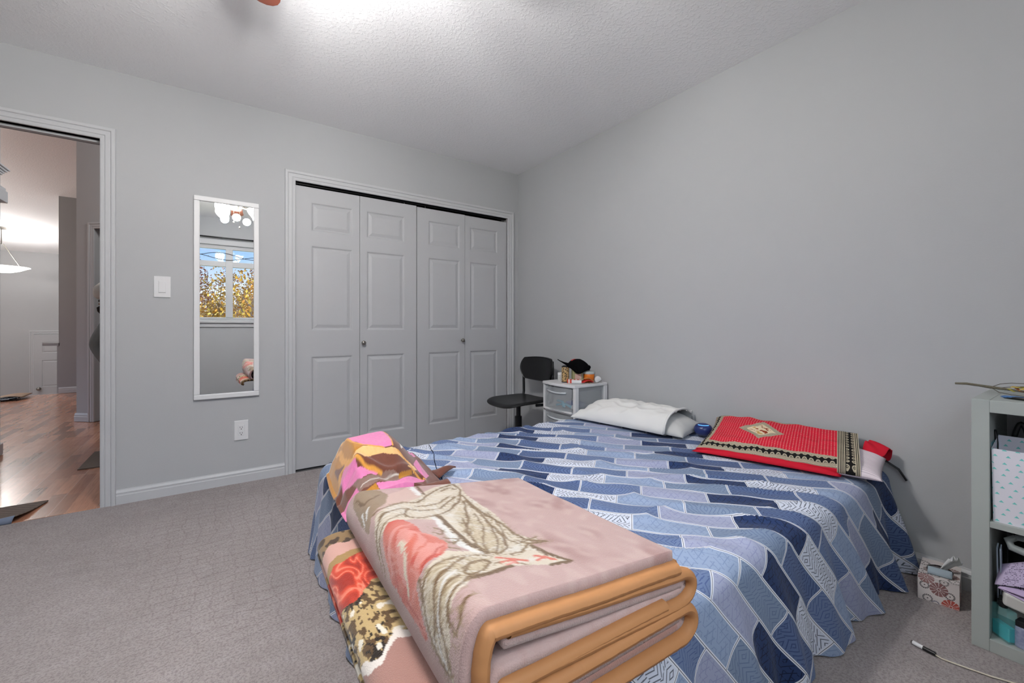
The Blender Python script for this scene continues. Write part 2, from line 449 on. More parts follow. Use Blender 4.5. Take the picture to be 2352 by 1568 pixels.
m = MB(); m.box(WX0-0.07, WX1+0.07, YF-0.16, YF+0.045, WZ0-0.03, WZ0).box(WX0-0.06, WX1+0.06, YF, YF+0.018, WZ0-0.085, WZ0-0.03)
m.box(WX0-0.065, WX0, YF, YF+0.016, WZ0, WZ1+0.065).box(WX1, WX1+0.065, YF, YF+0.016, WZ0, WZ1+0.065).box(WX0, WX1, YF, YF+0.016, WZ1, WZ1+0.065)
m.build('window_sill', WHITE, wn, bevel=0.004)
cr = thing('curtain_rod', 'thin black curtain rod above the window, seen in the mirror', 'curtain rod', (-2.19, YF+0.09, 2.20))
MB().tube([(-3.45, YF+0.10, 2.17), (-2.19, YF+0.10, 2.165), (-0.95, YF+0.10, 2.17)], 0.009, 10).build('pole', BLACKM, cr, smooth=True)
for xx in (-3.35, -1.05): MB().tube([(xx, YF, 2.17), (xx, YF+0.10, 2.17)], 0.006, 8).build('bracket', BLACKM, cr)
sw_ = MB()
sw_.tube([(-3.15 + t*1.93/40, YF-0.03, 1.955 + 0.035*math.sin(t*0.42+0.4)) for t in range(41)], 0.004, 6)
sw_.tube([(-3.15 + t*1.93/40, YF-0.03, 1.925 + 0.03*math.sin(t*0.42+2.9)) for t in range(41)], 0.004, 6)
tag(sw_.build('window_scroll', BLACKM, smooth=True), 'wavy black wire scrollwork across the upper window panes, seen in mirror', 'window ornament')

# ------------------------------------------------------------------ trees outside (seen in the mirror)
g = G('autumn_leaf', 0.8, 0.1); g.color(g.attr()); LEAF = g.m
BARK = plain('bark', rgb(92, 76, 66), 0.9, 0.1, var=0.3, scale=20)
def tree(x, y, zb, h, r, pal, nleaf, label, bare=0.0, seed=1):
    rnd = random.Random(seed)
    t = thing('tree', label, 'tree', (x, y, zb), 'autumn trees outside the window')
    tips = []; m = MB()
    m.tube([(x, y, zb), (x+0.05, y, zb+h*0.3), (x, y+0.05, zb+h*0.6), (x+0.03, y, zb+h*0.95)], [0.14, 0.1, 0.06, 0.015], 8)
    for k in range(26):
        a = rnd.uniform(0, 2*PI); z0 = zb + h*rnd.uniform(0.25, 0.8); rr = r*rnd.uniform(0.5, 1.0)
        p0 = Vector((x, y, z0)); p1 = p0 + Vector((math.cos(a)*rr*0.5, math.sin(a)*rr*0.5, rr*0.35)); p2 = p0 + Vector((math.cos(a)*rr, math.sin(a)*rr, rr*rnd.uniform(0.5, 1.1)))
        p2.z = min(p2.z, zb+h)
        m.tube([p0, p1, p2], [0.035, 0.02, 0.008], 5); tips += [p1, p2, (p1+p2)/2]
        for q in range(3):
            p3 = p2 + Vector((rnd.uniform(-.4,.4), rnd.uniform(-.4,.4), rnd.uniform(0.1,.6))); m.tube([p1.lerp(p2, 0.6), p3], [0.012, 0.004], 4); tips.append(p3)
    m.build('trunk', BARK, t)
    m = MB()
    for k in range(nleaf):
        c = rnd.choice(tips) + Vector((rnd.gauss(0, 0.24), rnd.gauss(0, 0.24), rnd.gauss(0, 0.2)))
        a = Vector((rnd.gauss(0,1), rnd.gauss(0,1), rnd.gauss(0,1))).normalized(); b = a.orthogonal().normalized()
        s_ = rnd.uniform(0.035, 0.075); cl = rnd.choice(pal); f_ = rnd.uniform(0.75, 1.15)
        i = len(m.v); m.quad(c-a*s_, c-b*s_*0.6, c+a*s_, c+b*s_*0.6)
        for q in range(4): m.col[i+q] = tuple(v*f_*0.5 for v in cl[:3])
    m.build('foliage', LEAF, t)
SEEDP = 0
P1 = [rgb(176, 112, 88), rgb(150, 96, 84), rgb(190, 140, 110)]; P2 = [rgb(196, 148, 62), rgb(214, 170, 80), rgb(160, 128, 70)]; P3 = [rgb(226, 170, 60), rgb(205, 140, 60), rgb(235, 200, 90)]
tree(-4.6, -21.0, -3.0, 6.4, 2.0, P1, 7000, 'rusty red autumn tree outside, leftmost in the mirror', seed=3)
tree(-3.2, -16.0, -3.0, 5.4, 1.7, P2, 7000, 'dense golden brown autumn tree outside, left pane in the mirror', seed=5)
tree(-1.7, -26.0, -3.0, 6.8, 2.4, P1 + P2, 7000, 'mixed russet and gold tree outside, behind the window mullion', seed=8)
tree(-1.15, -10.6, -3.0, 5.6, 1.3, P3, 1300, 'sparse yellow tree with bare upper twigs outside, right pane in mirror', seed=11)
tree(0.6, -18.0, -3.0, 5.2, 2.2, P3, 7000, 'bright yellow autumn tree outside, rightmost in the mirror', seed=13)
struct(MB().box(-40, 40, -60, YF-0.3, -3.2, -3.05).build('ground', plain('lawn', rgb(110, 108, 70), 0.95, 0.05, var=0.2)))

# ------------------------------------------------------------------ ceiling fan with light kit
FX, FY = -2.17, -1.93
fan = thing('ceiling_fan', 'reddish wood bladed ceiling fan with glass light shades', 'ceiling fan', (FX, FY, H))
MB().lathe([(0.065, H), (0.065, H-0.03), (0.03, H-0.05), (0.014, H-0.06), (0.014, H-0.10), (0.05, H-0.105), (0.10, H-0.125), (0.105, H-0.19), (0.06, H-0.215), (0.045, H-0.25)][::-1], (FX, FY, 0)).build('motor_housing', NICKEL, fan, smooth=True, angle=40)
g = G('fan_blade_wood', 0.4, 0.4); x, y, z = g.pos()
g.color(g.mix(g.noise(30, 4, g.vec(x*0.3, y, z)), rgb(104, 54, 42), rgb(132, 74, 58))); BLADE = g.m
for k in range(4):
    a = math.radians(93 + 90*k); ca, sa = math.cos(a), math.sin(a)
    m = MB(); out = []
    for t in range(9): 
        w = -PI/2 + PI*t/8; out.append((0.60 + 0.06*math.cos(w) - 0.055, 0.062*math.sin(w)))
    poly = [(0.17, -0.045)] + out + [(0.17, 0.045)]
    m.prism(poly, 2.262, 2.268)
    R = Matrix.Translation((FX, FY, 0)) @ Matrix.Rotation(a, 4, 'Z') @ Matrix.Translation((0,0,2.265)) @ Matrix.Rotation(math.radians(9), 4, 'X') @ Matrix.Translation((0,0,-2.265))
    b_ = m.xf(R).build('blade', BLADE, fan, bevel=0.001)
    MB().obox((0.15, 0, 2.262), (0.06, 0, 0), (0, 0.016, 0), (0, 0, 0.003)).xf(Matrix.Translation((FX, FY, 0)) @ Matrix.Rotation(a, 4, 'Z')).build('blade_bracket', NICKEL, b_)
SHADE = emit('lit_glass_shade', (1.0, 0.985, 0.955, 1), 20.0)
for k in range(3):
    a = math.radians((10, 130, 232)[k]); ca, sa = math.cos(a), math.sin(a)
    R = Matrix.Translation((FX + ca*0.105, FY + sa*0.105, 2.215)) @ Matrix.Rotation(a, 4, 'Z') @ Matrix.Rotation(math.radians(-58), 4, 'Y')
    prof = [(0.018, 0.0), (0.026, -0.012), (0.038, -0.03), (0.046, -0.055), (0.056, -0.078), (0.072, -0.096)]
    MB().lathe(prof, (0, 0, 0), 20, capb=True, capt=False).xf(R).build('light_shade', SHADE, fan, smooth=True)
    MB().tube([(FX+ca*0.03, FY+sa*0.03, 2.225), (FX+ca*0.108, FY+sa*0.108, 2.216)], 0.012, 10).build('light_arm', NICKEL, fan, smooth=True)
for dx in (-0.02, 0.03):
    MB().tube([(FX+dx, FY, 2.195), (FX+dx, FY, 2.06 - dx)], 0.0015, 6).lathe([(0.002, 0), (0.006, -0.006), (0.007, -0.02), (0.002, -0.026)][::-1], (FX+dx, FY, 2.062-dx), 10).build('pull_chain', NICKEL, fan, smooth=True)

# ------------------------------------------------------------------ hall and living area beyond the doorway
struct(MB().box(-8.2, -0.3, 0.0, 5.92, -0.12, -0.004).build('floor_hall', LAM))
struct(MB().box(-8.2, -0.3, 5.90, 9.25, -1.30, -1.18).build('floor_entry', LAM))
struct(MB().box(-8.2, -0.3, 5.88, 5.93, -1.30, -0.0042).build('wall_landing', WALL))
struct(MB().box(DX0, DX1, -0.006, 0.012, -0.02, 0.002).build('trim_6', LAM))
def hz(y): return 2.98 - 0.153*(y - 5.92)
m = MB(); y0, y1 = 0.13, 9.3
m.quad((-8.2, y0, hz(y0)), (-8.2, y1, hz(y1)), (-0.3, y1, hz(y1)), (-0.3, y0, hz(y0)))
m.quad((-8.2, y0, hz(y0)+.1), (-0.3, y0, hz(y0)+.1), (-0.3, y1, hz(y1)+.1), (-8.2, y1, hz(y1)+.1))
struct(m.build('ceiling_hall', CEIL))
m = MB(); m.quad((-4.28, 5.92, 2.98), (-3.5, 4.64, hz(4.64)-0.003), (-2.8, 4.64, hz(4.64)-0.003), (-2.8, 5.92, 2.98))
m.quad((-4.28, 5.92, 3.0), (-2.8, 5.92, 3.0), (-2.8, 4.64, hz(4.64)+.01), (-3.5, 4.64, hz(4.64)+.01))
struct(m.build('ceiling_hall_side', CEIL))
struct(MB().box(-8.2, -0.3, 9.12, 9.25, -1.3, 2.7).build('wall_hall_far', WALL))
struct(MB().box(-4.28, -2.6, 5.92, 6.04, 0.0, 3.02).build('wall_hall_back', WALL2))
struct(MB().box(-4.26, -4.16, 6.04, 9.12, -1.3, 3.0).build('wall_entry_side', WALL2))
struct(MB().box(-8.3, -0.3, 0.128, 0.135, 2.40, 4.0).build('wall_hall_upper', WALL))
struct(MB().box(-8.3, XL, 0.0, 0.13, -0.1, 2.45).build('wall_hall_front', WALL))
# window side of the living area, daylight comes in here
m = MB(); m.box(-8.3, -8.2, 0, 1.2, -1.3, 4.0).box(-8.3, -8.2, 4.6, 9.2, -1.3, 4.0).box(-8.3, -8.2, 1.2, 4.6, -1.3, 0.5).box(-8.3, -8.2, 1.2, 4.6, 2.3, 4.0)
struct(m.build('wall_hall_left', WALL))
struct(MB().box(-0.3, -0.2, 0.9, 9.1, -1.3, 4.0).build('wall_hall_right', WALL))
m = MB(); m.box(-8.27, -8.22, 1.2, 4.6, 0.5, 0.56).box(-8.27, -8.22, 1.2, 4.6, 2.24, 2.3).box(-8.27, -8.22, 1.2, 1.26, 0.56, 2.24).box(-8.27, -8.22, 4.54, 4.6, 0.56, 2.24).box(-8.27, -8.22, 2.87, 2.93, 0.56, 2.24)
struct(m.build('window_2', WHITE))
base('baseboard_hall_back', (-4.28, 5.92), (-3.94, 5.92), (0, -1), 0.09)
struct(sweep_casing([(-3.86, 0.0), (-3.86, 2.04), (-3.05, 2.04), (-3.05, 0.0)], PROF).xf(Matrix.Translation((0, 5.92, 0))).build('trim_7', WHITE, smooth=True, angle=25))
struct(MB().box(-3.86, -3.05, 5.905, 5.93, 0.01, 2.04).build('door_3', DOORM))
# angled wall with a door standing ajar
ang = math.radians(-42); Mw = Matrix.Translation((-3.552, 3.105, 0)) @ Matrix.Rotation(ang, 4, 'Z')
m = MB(); m.box(0.0, 0.215, 0, 0.12, 0, 3.6).box(0.215, 0.975, 0, 0.12, 2.045, 3.6).box(0.975, 2.35, 0, 0.12, 0, 3.6)
struct(m.xf(Mw).build('wall_hall_angled', WALL))
struct(sweep_casing([(0.215, 0.0), (0.215, 2.045), (0.975, 2.045), (0.975, 0.0)], PROF).xf(Mw).build('trim_8', WHITE, smooth=True, angle=25))
m = MB(); prof = [(0.0,0.0),(-0.013,0.0),(-0.013,0.05),(-0.010,0.055),(-0.010,0.068),(-0.006,0.08),(-0.003,0.088),(0,0.088)]
for xx in (-0.013, 0.153):
    for d_, z_ in prof: m.v.append((xx, d_, z_))
for j in range(8): m.f.append((j, (j+1) % 8, (j+1) % 8 + 8, j+8))
m.f.append(tuple(range(8))); m.f.append(tuple(range(8, 16))[::-1])
struct(m.xf(Mw).build('baseboard_hall_angled', WHITE))
m = panel_leaf(0.0, 0.75, 0.012, 2.03, [(0.10, 0.65, 0.20, 0.80), (0.10, 0.65, 1.0, 1.60), (0.10, 0.65, 1.70, 1.92)], 0.035, 0.0)
dm = m.xf(Mw @ Matrix.Translation((0.222, 0.125, 0)) @ Matrix.Rotation(math.radians(32), 4, 'Z')).build('door_4', DOORM); struct(dm)
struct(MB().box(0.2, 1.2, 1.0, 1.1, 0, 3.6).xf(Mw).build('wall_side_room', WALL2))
# column with boxed capital and crown at the left of the doorway view
struct(MB().box(-4.6, -3.727, 1.675, 1.80, 0.0, 2.66).build('wall_hall_column', WALL))
m = MB(); m.box(-4.62, -3.697, 1.64, 1.84, 1.985, 2.075); m.box(-4.62, -3.705, 1.65, 1.83, 2.075, 2.10)
struct(m.build('trim_9', WHITE, bevel=0.004))
m = MB()
for k, (e_, za, zb) in enumerate([(0.012, 2.20, 2.215), (0.022, 2.215, 2.23), (0.036, 2.23, 2.245), (0.05, 2.245, 2.258)]): m.box(-4.62, -3.727+e_*0.8, 1.675-e_, 1.80+e_, za, zb)
struct(m.build('trim_10', WHITE, bevel=0.002))
base('baseboard_hall_left', (-4.6, 1.675), (-3.715, 1.675), (0, -1), 0.09)
struct(MB().box(-3.727, -3.714, 1.662, 1.81, 0, 0.085).build('baseboard_hall_end', WHITE, bevel=0.003))
# half height wall cap beyond the stairs
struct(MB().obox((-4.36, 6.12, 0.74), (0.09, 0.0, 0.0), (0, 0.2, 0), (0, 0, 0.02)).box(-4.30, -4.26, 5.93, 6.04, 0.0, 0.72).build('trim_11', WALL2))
# far door down at the entry level with its knob
def place_y(x, y): return x
m = panel_leaf(0.0, 0.81, 0.0, 2.03, [(0.10, 0.36, 0.20, 0.78), (0.10, 0.36, 0.98, 1.52), (0.10, 0.36, 1.66, 1.88)], 0.03, 0.0)
D4X = -5.29
dd = struct(thing('door_5', None, None, (D4X+0.4, 9.10, -1.18)))
m.xf(Matrix.Translation((D4X, 9.085, -1.18))).build('door_panel', DOORM, dd)
MB().lathe([(0.03, 0.0), (0.03, -0.006), (0.012, -0.01), (0.012, -0.03), (0.028, -0.04), (0.032, -0.055), (0.02, -0.065), (0.001, -0.066)][::-1], (D4X+0.07, 9.085, -0.23), 18, 'y').build('knob', NICKEL, dd, smooth=True)
struct(sweep_casing([(-0.01, 0.0), (-0.01, 2.045), (0.82, 2.045), (0.82, 0.0)], PROF).xf(Matrix.Translation((D4X, 9.12, -1.18))).build('trim_12', WHITE, smooth=True, angle=25))

th = thing('thermostat', 'cream wall thermostat on far wall beyond the doorway', 'thermostat', (-6.19, 9.12, 0.08))
MB().box(-6.30, -6.10, 9.09, 9.12, 0.085, 0.215).build('case', plain('cream_plastic', rgb(205, 204, 190), 0.5), th, bevel=0.005)
MB().box(-6.25, -6.15, 9.086, 9.092, 0.165, 0.195).build('display', DARK, th)
ls = thing('light_switch', 'double light switch plate under the cream thermostat on far wall', 'light switch', (-6.2, 9.12, -0.14))
MB().box(-6.30, -6.145, 9.112, 9.12, -0.14, -0.02).build('plate', WPLAS, ls, bevel=0.003)
for xx in (-6.26, -6.19): MB().box(xx-0.012, xx+0.02, 9.105, 9.114, -0.115, -0.045).build('rocker', WPLAS, ls, bevel=0.002)
hk = MB().lathe([(0.05, 0.0), (0.05, -0.012), (0.02, -0.02), (0.02, -0.05), (0.055, -0.07), (0.06, -0.10), (0.03, -0.12), (0.001, -0.122)][::-1], (-6.31, 9.12, 0.955), 16, 'y').build('wall_hook', BLACKM, smooth=True)
tag(hk, 'round dark knob on far white wall above the thermostat', 'hook')
# pendant lamp
PX, PY, PZ_ = -5.34, 7.70, 1.93
pl_ = thing('pendant_lamp', 'lit white glass bowl pendant lamp beyond the doorway', 'pendant lamp', (PX, PY, hz(PY)))
MB().lathe([(0.001, PZ_), (0.12, PZ_+0.012), (0.22, PZ_+0.045), (0.30, PZ_+0.088), (0.335, PZ_+0.10), (0.33, PZ_+0.105), (0.29, PZ_+0.10), (0.20, PZ_+0.06), (0.001, PZ_+0.03)], (PX, PY, 0), 36, capb=False, capt=False).build('bowl', emit('lit_bowl_glass', (1.0, 0.97, 0.93, 1), 7.0), pl_, smooth=True)
for k in range(3):
    a = math.radians(10 + 120*k)
    MB().tube([(PX + 0.22*math.cos(a), PY + 0.22*math.sin(a), PZ_+0.10), (PX+0.02*math.cos(a), PY+0.02*math.sin(a), PZ_+0.50)], 0.006, 8).build('hanger', NICKEL, pl_)
MB().tube([(PX, PY, PZ_+0.49), (PX, PY, hz(PY))], 0.007, 8).lathe([(0.06, hz(PY)-0.03), (0.06, hz(PY)+0.01)], (PX, PY, 0), 16).build('stem', NICKEL, pl_)

# mats in the hall
def bend_sheet(name, mat, fn, nu, nv, th, **kw): 
    return MB().grid(fn, nu, nv).build(name, mat, smooth=True, solid=th, **kw)
g = G('mat_weave', 0.95, 0.05); x, y, z = g.pos(); ww = ((x*160).sin() * (y*160).sin() * 0.5 + 0.5)
g.color(g.mix(ww, rgb(104, 94, 88), rgb(136, 124, 116))); g.bump(ww, 0.5, 0.003); MATW = g.m
o = MB().box(-3.135, -2.45, 0.94, 1.46, -0.004, 0.004).build('hall_mat', MATW, bevel=0.002); tag(o, 'flat grey brown mat on wood hall floor, right side of doorway view', 'mat')
# folded-back mat at the threshold: its edge curls up and shows the pale blue underside
rt = thing('door_mat', 'brown woven mat with curled corner and pale blue underside at threshold', 'mat', (-3.45, 0.18, 0))
def fm(i, j):
    u, v = i/24, j/16
    x = -3.95 + u*0.80 + 0.02*v; y = 0.016 + v*0.30 - 0.02*u
    z = 0.0 + 0.034*(u**1.6)*(1 - v)**2
    if u > 0.9: x -= (u-0.9)*0.3*(1-v)
    return (x, y, z + 0.004)
MB().grid(fm, 24, 16).build('weave', MATW, rt, smooth=True, solid=0.006)
def fm2(i, j):
    u, v = i/24, j/8
    x, y, z = fm(i, 0)
    return (x - 0.012*v, y - 0.003 - 0.006*math.sin(PI*v), z*(1 - v) + 0.001)
MB().grid(fm2, 24, 8).build('underside', plain('mat_underside', rgb(128, 138, 158), 0.9, 0.05), rt, smooth=True, solid=0.002)
g = G('check_rug', 0.95, 0.05); x, y, z = g.pos(); ck = ((x*14 + y*8).fl() + (y*18 - x*4).fl()).mod(2)
g.color(g.mix(ck, rgb(28, 34, 42), rgb(160, 165, 170)))
rg = thing('floor_rug', 'black and white patterned rug with turned-over corner at far floor edge', 'rug', (-4.9, 5.55, 0))
MB().grid(lambda i, j: (-5.75 + i/20*1.20, 5.34 + j/10*0.5, 0.008 + (0.03*((i/20)**4))), 20, 10).build('pile', g.m, rg, smooth=True, solid=0.01)
MB().grid(lambda i, j: (-4.78 + i/10*0.26 , 5.44 + j/8*0.36*(0.35+0.65*i/10), 0.035 + 0.02*math.sin(i/10*PI) + 0.01*j/8), 10, 8).build('turned_corner', plain('rug_backing', rgb(170, 148, 130), 0.9, 0.05), rg, smooth=True, solid=0.008)

# ------------------------------------------------------------------ person half hidden behind the door frame
def skin_chain(name, joints, edges, mat, parent, sub=2, root=0):
    me = bpy.data.meshes.new(name); off = Vector(world_loc(parent))
    me.from_pydata([tuple(Vector(j[:3]) - off) for j in joints], edges, [])
    o = bpy.data.objects.new(name, me); COL.objects.link(o); o.parent = parent
    me.materials.append(mat)
    import bmesh
    bm = bmesh.new(); bm.from_mesh(me); lay = bm.verts.layers.skin.verify(); bm.verts.ensure_lookup_table()
    for k, j in enumerate(joints):
        bm.verts[k][lay].radius = (j[3], j[4] if len(j) > 4 else j[3]); bm.verts[k][lay].use_root = (k == root)
    bm.to_mesh(me); bm.free()
    s = o.modifiers.new('skin', 'SKIN'); s.use_smooth_shade = True
    ss = o.modifiers.new('ss', 'SUBSURF'); ss.levels = sub; ss.render_levels = sub
    return o
SKIN = plain('skin', rgb(140, 104, 84), 0.6, 0.3, var=0.08)
CLOTHG = plain('grey_cloth', rgb(140, 146, 146), 0.95, 0.05, var=0.1)
RV = Vector((0.8181, -0.5750, 0)); FV = Vector((0.5750, 0.8181, 0)); PC = Vector((-3.062, 1.68, 0))
def pp(r, f, z, *rad): q = PC + RV*r + FV*f; return (q.x, q.y, z, *rad)
pn = thing('person', 'person in pale head covering and dark grey clothes stooping behind the door frame', 'person', tuple(PC + RV*0.3))
J = [pp(.33,0,.80,.13,.11), pp(.24,0,.92,.125,.10), pp(.15,0,1.04,.13,.09), pp(.10,0,1.10,.06,.055), pp(.05,0,1.15,.055,.055), pp(.0,0,1.22,.085,.08), pp(.0,0,1.28,.07,.07),
     pp(.12,-.16,1.03,.052), pp(.02,-.18,.86,.042), pp(.10,-.14,.68,.028), pp(.11,-.13,.64,.03,.018),
     pp(.12,.16,1.03,.052), pp(.02,.18,.86,.042), pp(.11,.14,.68,.028), pp(.12,.13,.64,.03,.018),
     pp(.34,-.09,.74,.09), pp(.26,-.10,.44,.06), pp(.32,-.10,.10,.042), pp(.24,-.10,.035,.04,.03),
     pp(.34,.09,.74,.09), pp(.30,.10,.44,.06), pp(.36,.10,.10,.042), pp(.28,.10,.035,.04,.03)]
E_ = [(0,1),(1,2),(2,3),(3,4),(4,5),(5,6),(2,7),(7,8),(8,9),(9,10),(2,11),(11,12),(12,13),(13,14),(0,15),(15,16),(16,17),(17,18),(0,19),(19,20),(20,21),(21,22)]
# fingers: four and a thumb on each hand
for base_i, s_ in ((10, -1), (14, 1)):
    bx = J[base_i]; B = Vector(bx[:3])
    for q in range(4):
        d = RV*(-0.025 + q*0.016); L_ = (0.05, 0.06, 0.057, 0.045)[q]
        i = len(J); p1 = B + d*0.9 + Vector((0,0,-0.03)); p2 = p1 + Vector((0,0,-L_)) + RV*0.012; 
        J += [(*p1, .009), (*p2, .007)]; E_ += [(base_i, i), (i, i+1)]
    i = len(J); p1 = B + RV*-0.035 + Vector((0,0,0.0)); p2 = p1 + Vector((0,0,-0.045)) - RV*0.012
    J += [(*p1, .010), (*p2, .008)]; E_ += [(base_i-1, i), (i, i+1)]
skin_chain('body', J, E_, SKIN, pn)
JT = [(a[0], a[1], a[2], a[3]*1.13, (a[4] if len(a) > 4 else a[3])*1.13) for a in J[:15]]
JT[3] = pp(.105,0,1.09,.07,.065)
skin_chain('jumper', JT[:4] + JT[7:10] + JT[11:14], [(0,1),(1,2),(2,3),(2,4),(4,5),(5,6),(2,7),(7,8),(8,9)], CLOTHG, pn)
skin_chain('trousers', [pp(.34,0,.80,.14,.12)] + [(a[0],a[1],a[2],a[3]*1.2) for a in (J[15],J[16],J[17])] + [(a[0],a[1],a[2],a[3]*1.2) for a in (J[19],J[20],J[21])], [(0,1),(1,2),(2,3),(0,4),(4,5),(5,6)], CLOTHG, pn)
hd = PC + Vector((0,0,1.255))
MB().lathe([(0.02, 0.135), (0.08, 0.125), (0.118, 0.085), (0.128, 0.04), (0.122, 0.0), (0.10, -0.02)][::-1], tuple(hd + RV*0.01), 24, tilt=Matrix.Rotation(0.0, 4, 'Z')).build('head_covering', plain('pale_cloth', rgb(205, 205, 200), 0.9, 0.05), pn, smooth=True)
MB().lathe([(0.01, -0.06), (0.04, -0.05), (0.062, -0.02), (0.066, 0.01), (0.04, 0.03), (0.01, 0.04)], tuple(PC - RV*0.045 + Vector((0,0,1.155))), 16).build('beard', plain('dark_hair', rgb(52, 48, 46), 0.9, 0.05), pn, smooth=True)
for s_ in (-0.032, 0.032):
    MB().lathe([(0.001, -0.011), (0.008, -0.008), (0.011, 0), (0.008, 0.008), (0.001, 0.011)], tuple(PC - RV*0.078 + FV*s_ + Vector((0,0,1.222))), 12).build('eye', plain('eye', rgb(60, 50, 45), 0.3), pn, smooth=True)
MB().tube([tuple(PC - RV*0.075 + Vector((0,0,1.225))), tuple(PC - RV*0.105 + Vector((0,0,1.192)))], [0.009, 0.015], 10).build('nose', SKIN, pn, smooth=True)

# ------------------------------------------------------------------ bed, mattress and cover
BX0, BX1, BY0, BY1, BZ = -1.975, -0.02, -2.69, -1.150, 0.398
bd = thing('bed', 'low double bed with mattress standing against the right wall under a blue cover', 'bed', ((BX0+BX1)/2, (BY0+BY1)/2, 0))
MB().box(BX0+0.06, BX1, BY0+0.06, BY1-0.06, 0.0, 0.15).build('base', plain('bed_base', rgb(60, 56, 54), 0.9, 0.1), bd, bevel=0.02)
MB().box(BX0+0.025, BX1-0.001, BY0+0.025, BY1-0.025, 0.15, BZ-0.03).build('mattress', plain('mattress_ticking', rgb(190, 190, 192), 0.9, 0.05), bd, bevel=0.045, seg=4)

g = G('patchwork_print_cotton', 0.8, 0.15)
u, v = g.uv()
RH, BL = 0.084, 0.222
r_ = (v / RH).fl(); cu = u / BL + r_ * 0.385; c_ = cu.fl(); fu = cu - c_; fv = (v / RH).fr()
du = fu.mn(1 - fu) * BL; dv = fv.mn(1 - fv) * RH; d = du.mn(dv)
idx = (c_ * 3 + r_ * 2).mod(7)
k = (idx + 0.5) / 7.0
i7 = [i/7 for i in range(7)]
NAVY, MED, LB, LAV, WH, BG, ML = rgb(40,58,98), rgb(86,104,142), rgb(146,162,191), rgb(158,163,190), rgb(206,211,226), rgb(124,140,166), rgb(106,123,158)
cols = [NAVY, LB, MED, LAV, WH, BG, ML]
colr = g.ramp(k, list(zip(i7, cols)), True)
lcol = [rgb(16,22,44), rgb(120,138,172), rgb(48,62,104), rgb(136,142,176), rgb(30,36,58), rgb(96,112,144), rgb(70,88,134)]
linec = g.ramp(k, list(zip(i7, lcol)), True)
lat = (idx.lt(0.5)).mx(idx.ab().gt(0.5) * idx.lt(1.5)).mx(idx.gt(2.5) * idx.lt(3.5))     # lattice bricks
# nested hexagon-like maze
S = 0.050
a = u / S; b = v / (S * 0.8) + a.fl().mod(2) * 0.5
A = a.fr(); B = b.fr(); par = (a.fl() + b.fl() * 2).mod(3)
m1 = ((A - 0.5).ab() * 1.0 + (B - 0.5).ab() * 0.5) ; m2 = (A + (B - 0.5).ab() * 0.9); m3 = ((1 - A) + (B - 0.5).ab() * 0.9)
sel0 = par.lt(0.5); sel2 = par.gt(1.5); sel1 = 1 - sel0 - sel2
mm = m1 * sel0 * 1.2 + m2 * sel1 + m3 * sel2
maze = (((mm * 3.4).fr() - 0.5).ab()).lt(0.125)
# star lattice
p = (u + v * 0.6) / 0.021; q = (u - v * 0.6) / 0.021; r3 = v / 0.0135
l1_ = (p.fr() - 0.5).ab().lt(0.065) * ((q.fl()).mod(3)).gt(0.5); l2_ = (q.fr() - 0.5).ab().lt(0.065) * ((p.fl()).mod(3)).gt(0.5); l3_ = (r3.fr() - 0.5).ab().lt(0.06) * ((p.fl() + q.fl()).mod(2)).lt(0.5)
lattice = l1_.mx(l2_).mx(l3_)
motif = lattice * lat + maze * (1 - lat)
inner = d.gt(0.0065)
c1 = g.mix(motif * inner * 0.8, colr, linec)
seam = d.lt(0.0038); core = d.lt(0.0009)
c2 = g.mix(seam, c1, rgb(222, 224, 232)); c3 = g.mix(core * 0.85, c2, rgb(38, 42, 60))
# a dark stitched join running across the cloth
g.color(c3); g.b.inputs['Sheen Weight'].default_value = 0.1
g.bump(g.noise(900, 2), 0.15, 0.001)
COVER = g.m
UA = math.radians(129.4); ua = (math.cos(UA), math.sin(UA)); va = (math.cos(UA-PI/2), math.sin(UA-PI/2))
def cuv(s, t): return (s*ua[0] + t*ua[1] + 0.03, s*va[0] + t*va[1] + 0.02)
def wrk(s, t):
    """height of wrinkles at a fabric point: long shallow ridges"""
    u_ = s*ua[0] + t*ua[1]; v_ = s*va[0] + t*va[1]
    n1 = noise.noise(Vector((u_*3.6, v_*11.0, 0.3))); n2 = noise.noise(Vector((u_*7.5, v_*24.0, 5.3)))
    n3 = noise.noise(Vector((s*2.2, t*2.2, 9.1)))
    r1 = 1 - abs(n1)*2.2
    k_ = max(0.35, min(1.0, (-s - 0.30)/0.35)) * max(0.5, min(1.0, (s + 2.0)/0.5))     # pressed flat under the pillows and blankets
    return (0.010*n1 + 0.008*n2 + 0.007*n3 + 0.012*max(0.0, r1)**3)*k_
RR = 0.13; ER = 0.055
qx0, qx1, qy0, qy1 = BX0+RR, BX1, BY0+RR, BY1-RR
m = MB(); NX, NY = 200, 150
def topf(i, j):
    s = qx0 + (qx1-qx0)*i/NX; t = qy0 + (qy1-qy0)*j/NY
    w_ = wrk(s, t); f_ = min(1.0, (qx1 - s)/0.03)
    return (s, t, BZ + w_)
m.grid(topf, NX, NY, uvfn=lambda i, j: cuv(qx0 + (qx1-qx0)*i/NX, qy0 + (qy1-qy0)*j/NY))
